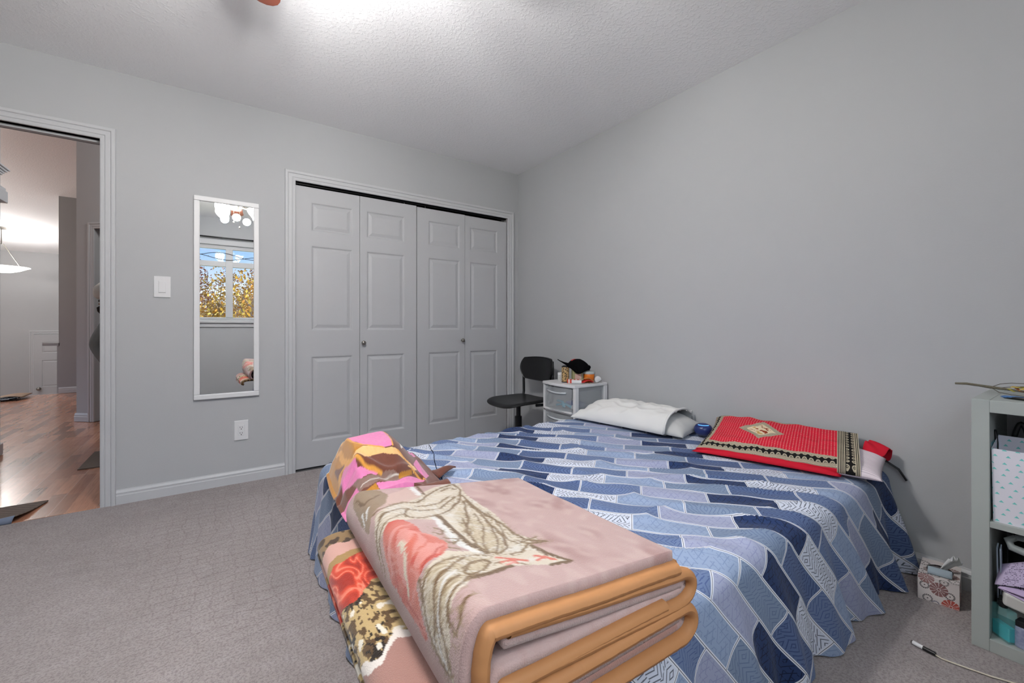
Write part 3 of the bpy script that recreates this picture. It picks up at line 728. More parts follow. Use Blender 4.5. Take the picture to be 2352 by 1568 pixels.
# skirt: walk round the three open sides of the inner rectangle
per = []
for i in range(NX+1): per.append((qx1 + (qx0-qx1)*i/NX, qy1, 0.0, 1.0))
NA = 26
for k_ in range(1, NA+1): w_ = PI/2 + (PI/2)*k_/NA; per.append((qx0, qy1, math.cos(w_), math.sin(w_)))
for j in range(1, NY+1): per.append((qx0, qy1 + (qy0-qy1)*j/NY, -1.0, 0.0))
for k_ in range(1, NA+1): w_ = PI + (PI/2)*k_/NA; per.append((qx0, qy0, math.cos(w_), math.sin(w_)))
for i in range(1, NX+1): per.append((qx0 + (qx1-qx0)*i/NX, qy0, 0.0, -1.0))
arc = [0.0]
for a_, b_ in zip(per, per[1:]): arc.append(arc[-1] + math.hypot(b_[0]-a_[0], b_[1]-a_[1]) + math.hypot(b_[2]-a_[2], b_[3]-a_[3])*0.30)
flat = RR - ER; q1 = ER*PI/2; hang = BZ - ER - 0.006; NR = 54; RMAX = flat + q1 + hang + 0.015
def skirt(k_, j):
    s, t, nx, ny = per[k_]; rho = RMAX*j/NR; A_ = arc[k_]
    fs, ft = s + nx*rho, t + ny*rho
    w_ = wrk(fs, ft)
    if rho <= flat: return (s + nx*rho, t + ny*rho, BZ + w_), cuv(fs, ft)
    e_ = rho - flat
    if e_ <= q1: th_ = e_/ER; out = flat + ER*math.sin(th_); z = BZ - ER*(1 - math.cos(th_)); dr = 0
    else: dr = min(1.0, (e_ - q1)/hang); out = flat + ER + (0.028 + 0.014*(1.0 if ny < -0.5 else 0.0) - 0.026*(1.0 if ny > 0.9 else 0.0))*dr; z = BZ - ER - (e_ - q1)
    blend = min(1.0, e_/q1)
    nearside = 1.0 if ny < -0.5 else 0.0; corner = 1.0 if abs(nx*ny) > 0.02 else 0.0
    amp = 0.003 + dr*(0.006 + 0.008*corner + 0.013*nearside)
    if ny > 0.9: amp *= 0.4
    headfold = max(0.0, 1 - (qx1 - s)/0.5)*nearside; amp += dr*0.016*headfold
    ph = A_*24 + 2.3*noise.noise(Vector((A_*2.1, dr*0.7, 1.0))) - dr*2.2*nearside
    fold = math.sin(ph) + 0.45*math.sin(ph*2.3 + 1.7 + dr*1.4)
    out += amp*blend*(fold + 0.5)
    zz = max(0.004 + 0.004*abs(fold), z + w_*(1-blend))
    return (s + nx*out, t + ny*out, zz), cuv(fs, ft)
cache = {}
def sk(i, j):
    if (i, j) not in cache: cache[(i, j)] = skirt(i, j)
    return cache[(i, j)]
def clampx(p): return (min(p[0], -0.012), p[1], p[2])
NP = len(per)-1
m.grid(lambda i, j: clampx(sk(NP-i, j)[0]), NP, NR, uvfn=lambda i, j: sk(NP-i, j)[1])
cover = m.build('bed_cover', COVER, smooth=True, merge=0.0002)
tag(cover, 'blue patchwork brick patterned bed cover draped to the carpet', 'bed cover')

sp0, sp1 = Vector((-1.447, -1.217)), Vector((-1.645, -1.805)); pts_ = []
for t in range(41):
    p_ = sp0.lerp(sp1, t/40); pts_.append((p_.x + 0.006*math.sin(t*0.2), p_.y, BZ + wrk(p_.x, p_.y) + 0.0012))
MB().tube(pts_, 0.0016, 6).build('stitched_seam', plain('dark_thread', rgb(24, 28, 44), 0.9, 0.05), cover, smooth=True)

# ------------------------------------------------------------------ plush blanket folded in layers on the foot of the bed
PAL = {'CREAM': rgb(204,194,176), 'PINKL': rgb(194,164,154), 'TAN': rgb(134,112,82), 'PALE': rgb(184,168,142), 'WHITE': rgb(212,210,208), 'BROWN': rgb(102,74,44),
       'OLIVE': rgb(108,80,48), 'CORAL': rgb(196,98,80), 'ROSE': rgb(206,138,128), 'RED': rgb(170,62,48)}
ART = [  # print shapes traced at image pixels, then converted to blanket a, b
('p','CREAM',0,[(0.006,0.731),(0.209,0.852),(0.396,0.962),(0.595,1.028),(0.528,0.819),(0.542,0.617),(0.505,0.448),(0.475,0.361),(0.537,0.284),(0.464,0.266),(0.459,0.187),(0.517,0.097),(0.42,0.102),(0.247,0.142),(0.052,0.128),(-0.028,0.081),(-0.093,0.047),(-0.146,0.04),(-0.195,0.005),(-0.184,0.058),(-0.167,0.124),(-0.106,0.198),(-0.027,0.237),(0.061,0.303),(0.166,0.283),(0.17,0.393),(0.2,0.568),(0.077,0.585),(-0.069,0.561),(-0.15,0.512)]),
('p','PINKL',0,[(0.191,0.958),(0.284,1.018),(0.269,0.861),(0.163,0.794),(0.013,0.749),(0.095,0.905)]),
('p','TAN',0,[(-0.079,0.925),(0.001,1.018),(0.08,0.985),(0.104,0.915),(0.044,0.803),(-0.06,0.692),(-0.101,0.668),(-0.106,0.76)]),
('p','PALE',0,[(0.399,0.688),(0.383,0.553),(0.423,0.471),(0.375,0.319),(0.304,0.241),(0.228,0.264),(0.255,0.41),(0.293,0.578)]),
('p','PALE',0,[(0.03,0.259),(0.162,0.24),(0.215,0.213),(0.129,0.152),(0.045,0.143),(-0.024,0.116),(-0.109,0.072),(-0.139,0.095),(-0.121,0.146)]),
('l','WHITE',0.022,[(0.199,0.595),(0.175,0.448),(0.173,0.353),(0.185,0.277),(0.217,0.25)]),
('l','BROWN',0.02,[(0.235,0.612),(0.211,0.453),(0.208,0.336),(0.227,0.253)]),
('l','WHITE',0.022,[(0.275,1.021),(0.271,0.885)]),
('l','BROWN',0.014,[(0.326,1.068),(0.297,0.879)]),
('l','OLIVE',0.012,[(-0.024,0.72),(0.051,0.759),(0.135,0.79),(0.211,0.782),(0.308,0.863),(0.441,0.951),(0.541,0.985),(0.536,0.898),(0.434,0.746),(0.329,0.665),(0.22,0.617),(0.132,0.596),(0.074,0.612),(0.072,0.657),(0.123,0.71)]),
('l','OLIVE',0.01,[(-0.156,0.514),(-0.077,0.595),(0.013,0.691),(0.092,0.718),(0.179,0.685),(0.292,0.695),(0.455,0.813)]),
('l','OLIVE',0.009,[(-0.159,0.474),(-0.076,0.563),(0.017,0.627),(0.068,0.649)]),
('l','OLIVE',0.012,[(0.415,0.901),(0.485,0.939),(0.507,0.905)]),
('l','OLIVE',0.01,[(0.172,0.738),(0.244,0.74),(0.33,0.762),(0.42,0.822)]),
('l','OLIVE',0.014,[(0.498,0.827),(0.488,0.708),(0.479,0.583),(0.49,0.486),(0.489,0.419),(0.475,0.361),(0.481,0.301),(0.555,0.258),(0.471,0.264),(0.437,0.301)]),
('l','OLIVE',0.012,[(0.472,0.759),(0.368,0.557),(0.273,0.435),(0.236,0.322),(0.234,0.262),(0.283,0.236),(0.343,0.265),(0.415,0.364),(0.43,0.469),(0.467,0.606),(0.488,0.755)]),
('l','OLIVE',0.009,[(0.432,0.596),(0.37,0.438),(0.271,0.324),(0.247,0.258)]),
('l','OLIVE',0.008,[(0.43,0.469),(0.364,0.336),(0.278,0.249)]),
('l','OLIVE',0.008,[(0.507,0.595),(0.464,0.443),(0.405,0.324),(0.424,0.278),(0.552,0.308)]),
('l','OLIVE',0.008,[(0.293,0.525),(0.313,0.503),(0.338,0.566)]),
('l','OLIVE',0.008,[(0.257,0.425),(0.276,0.404),(0.306,0.456)]),
('l','BROWN',0.018,[(0.462,0.247),(0.467,0.179),(0.485,0.134),(0.511,0.099),(0.42,0.102)]),
('l','OLIVE',0.012,[(0.318,0.214),(0.38,0.217),(0.464,0.266)]),
('l','BROWN',0.02,[(0.246,0.141),(0.136,0.127),(0.052,0.128)]),
('l','OLIVE',0.01,[(0.23,0.23),(0.172,0.253),(0.102,0.258),(0.018,0.242),(-0.054,0.217),(-0.118,0.169),(-0.157,0.121),(-0.176,0.068),(-0.192,0.02),(-0.195,0.005)]),
('l','OLIVE',0.01,[(0.045,0.135),(-0.024,0.101),(-0.061,0.063),(-0.069,0.033),(-0.036,0.036),(-0.005,0.059)]),
('l','OLIVE',0.012,[(0.057,0.183),(0.128,0.209),(0.183,0.212),(0.193,0.189),(0.129,0.152),(0.061,0.138),(0.051,0.158),(0.08,0.185)]),
('l','OLIVE',0.012,[(0.113,0.244),(0.041,0.216),(-0.036,0.168),(-0.095,0.123),(-0.137,0.115)]),
('l','OLIVE',0.012,[(0.018,0.151),(-0.035,0.135),(-0.088,0.099),(-0.126,0.058),(-0.17,0.03)]),
('l','OLIVE',0.008,[(-0.009,0.143),(-0.065,0.129),(-0.13,0.092),(-0.174,0.055)]),
('l','OLIVE',0.008,[(-0.018,0.337),(0.031,0.323),(0.081,0.331),(0.139,0.308)]),
('l','WHITE',0.008,[(0.029,0.183),(-0.05,0.132),(-0.111,0.093)]),
('l','WHITE',0.008,[(-0.122,0.103),(-0.147,0.084),(-0.165,0.052)]),
('l','OLIVE',0.01,[(0.132,0.483),(0.161,0.452),(0.131,0.418),(0.105,0.44)]),
('l','OLIVE',0.008,[(0.123,0.394),(0.188,0.375),(0.152,0.347),(0.108,0.372)]),
('l','OLIVE',0.01,[(-0.113,0.226),(-0.056,0.265),(-0.044,0.242),(-0.085,0.2),(-0.122,0.203)]),
('p','CORAL',0,[(-0.126,0.452),(-0.068,0.531),(-0.012,0.585),(0.034,0.581),(0.054,0.527),(0.052,0.455),(0.087,0.411),(0.111,0.365),(0.096,0.321),(0.036,0.278),(-0.028,0.256),(-0.072,0.25),(-0.112,0.208),(-0.157,0.157),(-0.18,0.15),(-0.178,0.203),(-0.172,0.28),(-0.16,0.368),(-0.159,0.413)]),
('p','ROSE',0,[(-0.007,0.5),(0.032,0.447),(0.044,0.391),(-0.018,0.337),(-0.107,0.28),(-0.105,0.319),(-0.068,0.399)]),
('p','ROSE',0,[(0.031,0.37),(0.088,0.353),(0.03,0.29),(-0.028,0.276),(-0.029,0.308)]),
('l','CREAM',0.012,[(-0.026,0.437),(-0.019,0.384),(-0.113,0.282)]),
('l','CORAL',0.012,[(0.013,0.439),(-0.03,0.341),(-0.117,0.264)]),
('l','RED',0.008,[(-0.066,0.502),(-0.093,0.406),(-0.147,0.353)]),
('l','RED',0.008,[(-0.141,0.29),(-0.149,0.219),(-0.168,0.168)]),
('l','ROSE',0.014,[(-0.123,0.414),(-0.053,0.485),(-0.007,0.515)]),
('l','RED',0.008,[(-0.028,0.256),(0.043,0.319),(0.087,0.341)]),
('l','CORAL',0.016,[(0.24,0.211),(0.284,0.186),(0.338,0.154)]),
('l','CORAL',0.016,[(0.234,0.176),(0.282,0.177),(0.286,0.15)]),
('l','ROSE',0.014,[(0.243,0.153),(0.282,0.161)]),
('l','CORAL',0.018,[(0.403,0.171),(0.428,0.152),(0.452,0.128)]),
('l','CORAL',0.014,[(0.385,0.144),(0.439,0.154)]),
('l','OLIVE',0.007,[(0.203,0.176),(0.228,0.178)]),
('l','OLIVE',0.008,[(0.298,0.146),(0.311,0.132)]),
('l','WHITE',0.01,[(-0.09,0.737),(-0.052,0.807)]),
('l','WHITE',0.008,[(-0.054,0.747),(-0.021,0.799)]),
('l','BROWN',0.01,[(-0.035,0.938),(-0.026,0.843),(0.054,0.915)]),
]
def inpoly(P, x, y):
    c = np.zeros(x.shape, bool); n = len(P)
    for i in range(n):
        x1, y1 = P[i]; x2, y2 = P[(i+1) % n]
        if y1 == y2: continue
        c ^= ((y1 > y) != (y2 > y)) & (x < (x2-x1)*(y-y1)/(y2-y1) + x1)
    return c
def dline(P, x, y, sx, sy):
    d = np.full(x.shape, 9.0)
    for (x1, y1), (x2, y2) in zip(P, P[1:]):
        ax, ay, bx, by = x1*sx, y1*sy, x2*sx, y2*sy
        t = np.clip(((x*sx-ax)*(bx-ax) + (y*sy-ay)*(by-ay)) / max(1e-9, (bx-ax)**2 + (by-ay)**2), 0, 1)
        d = np.minimum(d, np.hypot(x*sx - ax - t*(bx-ax), y*sy - ay - t*(by-ay)))
    return d
def vnoise(x, y, s, seed=0.0):
    return np.array([noise.noise(Vector((a*s, b*s, seed))) for a, b in zip(x.ravel(), y.ravel())]).reshape(x.shape)
def over(col, mask, c):
    mask = np.clip(mask, 0, 1)[..., None]; return col*(1-mask) + np.array(c[:3])*mask
def paint_top(a, b):
    """colours of the printed plush, a across and b along the blanket"""
    W_, L_ = 0.40, 0.68
    n1 = vnoise(a, b, 6.0, 1.0); n2 = vnoise(a, b, 17.0, 2.0); nf = vnoise(a*1.0, b*1.6, 70.0, 3.0)
    col = np.ones(a.shape + (3,)) * np.array(rgb(180, 150, 146)[:3])
    col = over(col, np.clip(n1*1.6 - 0.08, 0, 0.6)*np.clip(0.4+a*0.9, 0, 1)*np.clip(0.75+n2, 0.3, 1), rgb(146, 104, 100)); col = over(col, np.clip(-n2*0.7, 0, 0.35), rgb(196, 172, 165))
    aw = a + 0.010*n2 + 0.008*nf; bw = b + 0.006*n1 + 0.005*nf
    st_ = np.abs(vnoise(a + 0.3*n1, b, 9.0, 31.0))
    for kind, cname, w_, P in ART:
        c = PAL[cname]
        if kind == 'p':
            m_ = inpoly(P, aw, bw).astype(float)
            col = over(col, m_*(0.88 + 0.12*nf), c)
            if cname == 'CORAL':
                col = over(col, m_*np.clip(1 - st_*6, 0, 1)*0.9, PAL['ROSE']); col = over(col, m_*np.clip(st_*3.6 - 0.9, 0, 1)*0.8, rgb(186, 66, 50))
            if cname in ('CREAM', 'PALE'): col = over(col, m_*np.clip(1 - st_*9, 0, 1)*0.55, PAL['WHITE'])
        else:
            d_ = dline(P, aw, bw, W_, L_); w2 = w_*0.36*(1 + 0.45*n2 + 0.5*nf)
            col = over(col, np.clip((w2 - d_)/0.0022, 0, 1), c)
            if cname == 'OLIVE':      # speckled shading printed beside the strokes
                col = over(col, np.clip(1 - (d_ - w2)/0.014, 0, 1) * np.clip(nf*2.4 + 0.05, 0, 0.75), rgb(142, 120, 88))
    return col
def paint_low(a, b):
    """the lower layer showing at the foot side: a across, b near to far"""
    n1 = vnoise(a, b, 9.0, 7.0); n2 = vnoise(a, b, 26.0, 8.0); nf = vnoise(a, b, 60.0, 9.0)
    col = np.ones(a.shape + (3,)) * np.array(rgb(172, 130, 120)[:3])
    bb = b + 0.05*n1 + 0.012*n2 + 0.06*(a - 0.4)
    m_ = (bb > 0.34) & (bb < 0.60); col = over(col, m_.astype(float), rgb(196, 168, 118))
    col = over(col, (m_ & (n2 + 0.5*nf > 0.12)).astype(float), rgb(96, 72, 44)); col = over(col, (m_ & (n1 - nf > 0.28)).astype(float), rgb(40, 30, 22))
    col = over(col, (m_ & (n2 < -0.34)).astype(float), rgb(236, 228, 214))
    m_ = (bb >= 0.595) & (bb < 0.80); col = over(col, m_.astype(float), rgb(212, 70, 42))
    pet = np.abs(vnoise(a + n1*0.2, b, 13.0, 21.0))
    col = over(col, m_*np.clip(1 - pet*7, 0, 1)*0.85, rgb(244, 150, 124)); col = over(col, m_*np.clip(pet*4 - 0.9, 0, 1)*0.8, rgb(150, 34, 22))
    m_ = (bb >= 0.80) & (bb < 0.845); col = over(col, m_.astype(float), rgb(166, 134, 84))
    m_ = (bb >= 0.845) & (bb < 0.93); col = over(col, m_.astype(float), rgb(206, 160, 148))
    m_ = (bb >= 0.93); col = over(col, m_.astype(float), rgb(140, 112, 76)); col = over(col, (m_ & (n2 > 0.1)).astype(float), rgb(66, 48, 34))
    m_ = np.abs(bb - 0.34) < 0.012; col = over(col, m_.astype(float), rgb(240, 230, 222))
    return col
BLP = dict(D=(-2.045, -2.750), A=(-2.008, -2.044), C=(-1.657, -2.767), B=(-1.564, -2.157))
def blk_frame(b):
    L0 = Vector(BLP['D']).lerp(Vector(BLP['A']), b); R0 = Vector(BLP['C']).lerp(Vector(BLP['B']), b)
    hl = 0.605 + (0.530-0.605)*b; hr = 0.570 + (0.505-0.570)*b
    return L0, R0, hl, hr
ZB = 0.415
def blk_pt(w_, h_, b, lift=0.0):
    """w_: 0 left edge .. 1 right edge, h_: 0 bottom .. 1 top of the stack"""
    L0, R0, hl, hr = blk_frame(b); p = L0.lerp(R0, w_) if 0 <= w_ <= 1 else L0 + (R0-L0)*w_
    wc = min(1.0, max(0.0, w_)); top = hl + (hr-hl)*wc
    sag = -0.012*math.sin(PI*wc)*math.sin(PI*min(1,max(0,b)))
    z = ZB + (top - ZB)*h_ + sag*h_ + 0.003*noise.noise(Vector((p.x*6, p.y*6, h_*3)))*h_
    return Vector((p.x, p.y, z + lift))
def line2(p, q, n): return [(p[0]+(q[0]-p[0])*i/n, p[1]+(q[1]-p[1])*i/n) for i in range(n)]
def loop2(p, q, bulge, n):
    out = []
    for i in range(n):
        t = PI*i/n; c = ((p[0]+q[0])/2, (p[1]+q[1])/2); hy = (p[1]-q[1])/2
        out.append((c[0] + bulge*math.sin(t) + (p[0]-c[0])*math.cos(t), c[1] + hy*math.cos(t)))
    return out
outer = line2((1.0, 1.0), (0.0, 1.0), 130) + loop2((0.0, 1.0), (0.0, 0.30), -0.055, 46) + line2((0.0, 0.30), (1.03, 0.38), 40) + loop2((1.03, 0.38), (1.03, 0.14), 0.07, 14) + line2((1.03, 0.14), (-0.10, 0.12), 90)
outer += loop2((-0.10, 0.12), (-0.12, -0.14), -0.10, 70)[:52] + [(-0.21, -0.19), (-0.212, -0.22)]
inner = line2((0.07, 0.87), (1.02, 0.78), 40) + loop2((1.02, 0.78), (1.02, 0.56), 0.085, 16) + line2((1.02, 0.56), (0.06, 0.56), 40) + loop2((0.06, 0.56), (0.06, 0.45), -0.02, 8) + line2((0.06, 0.45), (0.9, 0.50), 36) + [(0.92, 0.50)]
def section_grid(path, nb, b0, b1, colfn, ridge=None):
    m = MB(); P = np.array(path); n = len(path)
    jj = np.linspace(b0, b1, nb+1)
    cols = colfn(P, jj)
    def fn(i, j):
        w_, h_ = path[i]; return blk_pt(w_, h_, float(jj[j]))
    m.grid(fn, n-1, nb, colfn=lambda i, j: tuple(cols[j, i]))
    return m
def col_outer(P, jj):
    n = len(P); A_ = np.zeros(n); arc_ = 0
    for i in range(n):
        if i < 131: A_[i] = P[i, 0]
        else: A_[i] = A_[i-1] - math.hypot((P[i,0]-P[i-1,0])*0.4, (P[i,1]-P[i-1,1])*0.17)/0.4
    a, b = np.meshgrid(A_, jj); col = paint_top(a, b)
    k0 = 130+46+40+14
    aa, bb = np.meshgrid(np.linspace(0, 1, n-k0), jj); low = paint_low(aa*0.8, bb)
    col[:, k0:, :] = low
    return col
def col_inner(P, jj):
    a, b = np.meshgrid(P[:, 0], jj); c = np.ones(a.shape + (3,))*np.array(rgb(192, 164, 160)[:3])
    return over(c, np.clip(vnoise(a, b, 30, 4.)*0.8, 0, 0.4), rgb(182, 146, 138))
PLUSH = attr_mat('printed_plush', sheen=0.25, bump=0.5, bscale=420)
bk = thing('folded_blanket', 'thick dusty pink plush blanket with scroll print folded on the bed foot', 'blanket', (-1.82, -2.44, 0.41))
section_grid(outer, 230, 0.0, 1.0, col_outer).build('blanket_layers', PLUSH, bk, smooth=True, solid=0.020)
section_grid(inner, 40, 0.0, 0.96, col_inner).build('inner_layers', PLUSH, bk, smooth=True, solid=0.018)
BIND = plain('tan_satin_binding', rgb(178, 124, 80), 0.6, 0.35, var=0.08, bump=0.25, bscale=90)
def binding(path, b, dirn, wv=0.017, wn=0.0125):
    m = MB(); n = len(path); K = 12
    pts = [blk_pt(w_, h_, b) for w_, h_ in path]
    def fn(i, j):
        t = (pts[min(n-1, i+1)] - pts[max(0, i-1)]).normalized()
        vd = Vector((0.03, -1.0, 0)).normalized() * dirn
        nn = t.cross(vd).normalized(); w_ = 2*PI*j/K
        c = pts[i] + vd*0.002 + nn*0.0
        rip = 1 + 0.05*noise.noise(pts[i]*90)
        return c - nn*0.009 + (vd*math.cos(w_)*wv + nn*math.sin(w_)*wn)*rip
    m.grid(lambda j, i: fn(i, j), K, n-1)
    return m
binding(outer[:-54], 0.0, 1).build('binding', BIND, bk, smooth=True)
binding(inner, 0.0, 1, 0.013, 0.011).build('binding', BIND, bk, smooth=True)
# binding on the long free edge at the right
pr = [blk_pt(1.0, 0.97, t/40) for t in range(41)]
MB().tube(pr, 0.012, 10, flat=0.8).build('binding', BIND, bk, smooth=True)

# ------------------------------------------------------------------ pink and brown fleece bundle at the foot corner
def quadpt(Q, u, v):
    (x0,y0),(x1,y1),(x2,y2),(x3,y3) = Q      # u: 0 left .. 1 right, v: 0 near .. 1 far ; order NL NR FR FL
    return ((x0*(1-u)+x1*u)*(1-v) + (x3*(1-u)+x2*u)*v, (y0*(1-u)+y1*u)*(1-v) + (y3*(1-u)+y2*u)*v)
FLP = [  # fleece patches and edge lines taken from image pixels, mapped to u, v
('BR',[(0.525,0.725),(0.581,0.444),(0.644,0.331),(0.819,0.306),(1.0,0.144),(0.975,0.0),(0.775,0.044),(0.725,0.169),(0.65,0.244),(0.519,0.319),(0.569,0.625)]),
('PK',[(0.144,0.8),(0.206,0.744),(0.325,0.738),(0.55,0.731),(0.581,0.644),(0.525,0.338),(0.425,0.331),(0.325,0.362),(0.237,0.419),(0.2,0.531),(0.15,0.588)]),
('GO',[(0.138,0.806),(0.163,0.556),(0.231,0.4),(0.181,0.344),(0.094,0.362),(0.031,0.688),(0.062,0.963),(0.094,0.963),(0.125,0.963)]),
('PE',[(0.231,0.4),(0.325,0.362),(0.425,0.325),(0.506,0.325),(0.575,0.3),(0.65,0.25),(0.744,0.212),(0.713,0.163),(0.637,0.156),(0.644,0.231),(0.537,0.256),(0.425,0.281),(0.312,0.287),(0.212,0.269),(0.1,0.344)]),
('BR',[(0.106,0.325),(0.212,0.269),(0.312,0.287),(0.425,0.281),(0.537,0.256),(0.65,0.231),(0.688,0.181),(0.637,0.163),(0.475,0.119),(0.35,0.144),(0.244,0.212),(0.169,0.244)]),
('BR',[(0.031,0.675),(0.075,0.431),(0.05,0.475),(0.025,0.469),(0.025,0.6)]),
('PK',[(0.056,0.431),(0.075,0.419),(0.144,0.25),(0.237,0.206),(0.344,0.15),(0.225,0.163),(0.144,0.15),(0.081,0.2),(0.037,0.244),(0.019,0.269),(0.025,0.381)]),
('GB',[(0.081,0.2),(0.144,0.15),(0.237,0.156),(0.344,0.144),(0.469,0.125),(0.512,0.106),(0.512,0.075),(0.388,0.075),(0.312,0.094),(0.2,0.075),(0.119,0.075),(0.094,0.138)]),
('GO',[(0.512,0.106),(0.606,0.131),(0.675,0.15),(0.675,0.131),(0.575,0.094),(0.512,0.069)]),
('GO',[(0.15,0.044),(0.263,0.081),(0.287,0.006),(0.275,0.0),(0.144,0.025)]),
('PK',[(0.269,0.081),(0.388,0.075),(0.512,0.062),(0.662,0.106),(0.731,0.106),(0.806,0.075),(0.625,0.0),(0.294,0.0)]),
('PE',[(0.738,0.231),(0.756,0.194),(0.688,0.131),(0.688,0.206)]),
('PK',[(0.738,0.25),(0.856,0.431),(0.912,0.206),(0.825,0.113)]),
('PK',[(0.994,0.969),(0.975,0.762),(0.919,0.681),(0.7,0.431)]),
('WH',[(0.662,0.519),(0.694,0.506),(0.694,0.431),(0.625,0.331)]),
]
FLL = [
('GL',0.006,[(0.125,0.963),(0.138,0.794),(0.163,0.556),(0.237,0.419),(0.331,0.362),(0.425,0.331)]),
('GL',0.006,[(0.081,0.988),(0.075,0.444),(0.106,0.325),(0.2,0.237),(0.287,0.188),(0.344,0.144)]),
('GL',0.005,[(0.138,0.794),(0.206,0.744),(0.325,0.738),(0.55,0.731),(0.569,0.556),(0.531,0.338)]),
('GL',0.005,[(0.075,0.425),(0.037,0.475),(0.025,0.375)]),
('GL',0.007,[(0.575,0.294),(0.662,0.225),(0.688,0.163),(0.812,0.094)]),
('WH',0.003,[(0.131,0.1),(0.219,0.119),(0.338,0.113),(0.512,0.106)]),
]
FQ = [(-2.01,-1.90), (-1.66,-1.83), (-1.60,-1.36), (-1.97,-1.42)]
def sst(a, b, x):
    t = max(0.0, min(1.0, (x-a)/(b-a))); return t*t*(3-2*t)
def hem(u): return 0.30 - 0.16*sst(0.0, 0.5, u) + 0.02*math.sin(u*11)
def fleece(u, v):
    S = (0.35 + 0.65*sst(0, 0.16, u))*(1 - 0.86*sst(0.50, 1.02, u))
    if u < 0.03: S *= u/0.03*0.6 + 0.4
    N_ = (0.42 + 0.58*sst(0, 0.42, v))*(1 - 0.25*sst(0.7, 0.97, v))*(1 - sst(0.965, 1.0, v))
    z = 0.405 + 0.172*S*N_
    d = v - hem(u)
    if u < 0.80: z += 0.012*math.exp(-((d-0.012)/0.035)**2)*(1 - sst(0.65, 0.8, u)) - 0.009*math.exp(-((d+0.035)/0.022)**2)
    z += 0.004*noise.noise(Vector((u*5, v*5, 2)))*min(1, v*6)*(1 if v < 0.9 else 0) + 0.006*math.exp(-((u-0.8-0.1*v)/0.03)**2)
    x, y = quadpt(FQ, u, v)
    bul = 0.012*math.sin(PI*min(1, max(0, v)))
    if u < 0.1: x -= bul*(1 - u/0.1)
    if v <= 0.0001: z = min(z, 0.415)
    return (x, y, z)
def paint_fl(a, b):
    FP = {'BR': rgb(112,66,52), 'PK': rgb(224,128,176), 'GO': rgb(184,124,38), 'PE': rgb(232,184,122), 'GB': rgb(136,108,98), 'WH': rgb(216,208,198), 'GL': rgb(222,158,72)}
    col = np.ones(a.shape + (3,))*np.array(FP['BR'][:3])
    n1 = vnoise(a, b, 12, 3.3)*0.008
    col = over(col, ((a < 0.17) & (b > 0.36)).astype(float), FP['GO']); col = over(col, ((a < 0.12) & (b < 0.14)).astype(float), FP['PK'])
    for c, P in FLP: col = over(col, inpoly(P, a + n1, b + n1).astype(float), FP[c])
    for c, w_, P in FLL: col = over(col, np.clip((w_*0.8 - dline(P, a + n1, b + n1, 0.36, 0.5))/0.002, 0, 1), FP[c])
    col = over(col, ((b > 0.95) & (a < 0.5)).astype(float), FP['WH']); col = over(col, ((b > 0.9) & (a > 0.5) & (a < 0.58)).astype(float), rgb(60, 62, 54))
    return col*(1 + 0.10*vnoise(a, b, 40, 5.0))[..., None]
fl = thing('fleece_blanket', 'pink, mustard and brown patterned fleece blanket bundled at far foot corner', 'blanket', (-1.82, -1.63, 0.405))
FLEECE = attr_mat('fleece_plush', sheen=0.3, bump=0.45, bscale=380, fuzz=0.12)
NU, NV = 150, 170
aa, bb = np.meshgrid(np.linspace(0, 1, NU+1), np.linspace(0, 1, NV+1)); fc = paint_fl(aa, bb)
m = MB()
m.grid(lambda i, j: fleece(i/NU, j/NV), NU, NV, colfn=lambda i, j: tuple(fc[j, i]))
# skirt down to the bed around the left and near edges
def skl(i, j, pts):
    x, y, z = pts(i); t = j/6; cx, cy = -1.81, -1.63
    return (x + (cx-x)*0.05*t*t - (0.012*math.sin(PI*t))*(1 if x < cx else -1), y, z*(1-t) + 0.405*t)
m.grid(lambda i, j: skl(i, j, lambda i: fleece(0, i/NV)), NV, 6, colfn=lambda i, j: tuple(fc[i, 0]))
m.grid(lambda i, j: skl(i, j, lambda i: fleece(1, i/NV)), NV, 6, colfn=lambda i, j: tuple(fc[i, NU]))
m.build('bundle', FLEECE, fl, smooth=True)
# lower fold lapping out on the near side, and the corner tip
m = MB()
def lowf(i, j):
    u, w_ = i/60, j/14; x, y = quadpt(FQ, u*1.0, 0.02)
    a_ = PI*w_; r_ = 0.030*(1 - 0.4*u)
    return (x + 0.01*u, y - 0.012 - 0.030*math.sin(a_)*(1 + 0.3*math.sin(u*9)), 0.413 + 0.016 + r_*(1 - math.cos(a_))*0.9 - 0.014)
m.grid(lowf, 60, 14, colfn=lambda i, j: rgb(224,128,176)[:3] if i < 38 else rgb(112,66,52)[:3])
m.build('lower_fold', FLEECE, fl, smooth=True, solid=0.012)
m = MB(); m.grid(lambda i, j: (-1.64 + 0.11*i/10, -1.70 + (j/6-0.5)*0.09*(1 - i/10) + 0.03*i/10, 0.425 + 0.016*math.sin(PI*i/10)*math.sin(PI*j/6)), 10, 6, colfn=lambda i, j: rgb(104,58,44)[:3])
m.build('corner_tip', FLEECE, fl, smooth=True, solid=0.006)
m = MB()
for zc, yo in ((0.435, -1.40), (0.465, -1.41), (0.495, -1.42)):
    m.grid(lambda i, j, zc=zc, yo=yo: (-1.90 + 0.17*i/30 , yo + 0.035*math.sin(PI*j/8) + 0.01*math.sin(i*.3), zc - 0.016*math.cos(PI*j/8) - 0.03*(i/30)), 30, 8, colfn=lambda i, j: rgb(216,208,198)[:3])
m.build('back_fold', FLEECE, fl, smooth=True, solid=0.008)

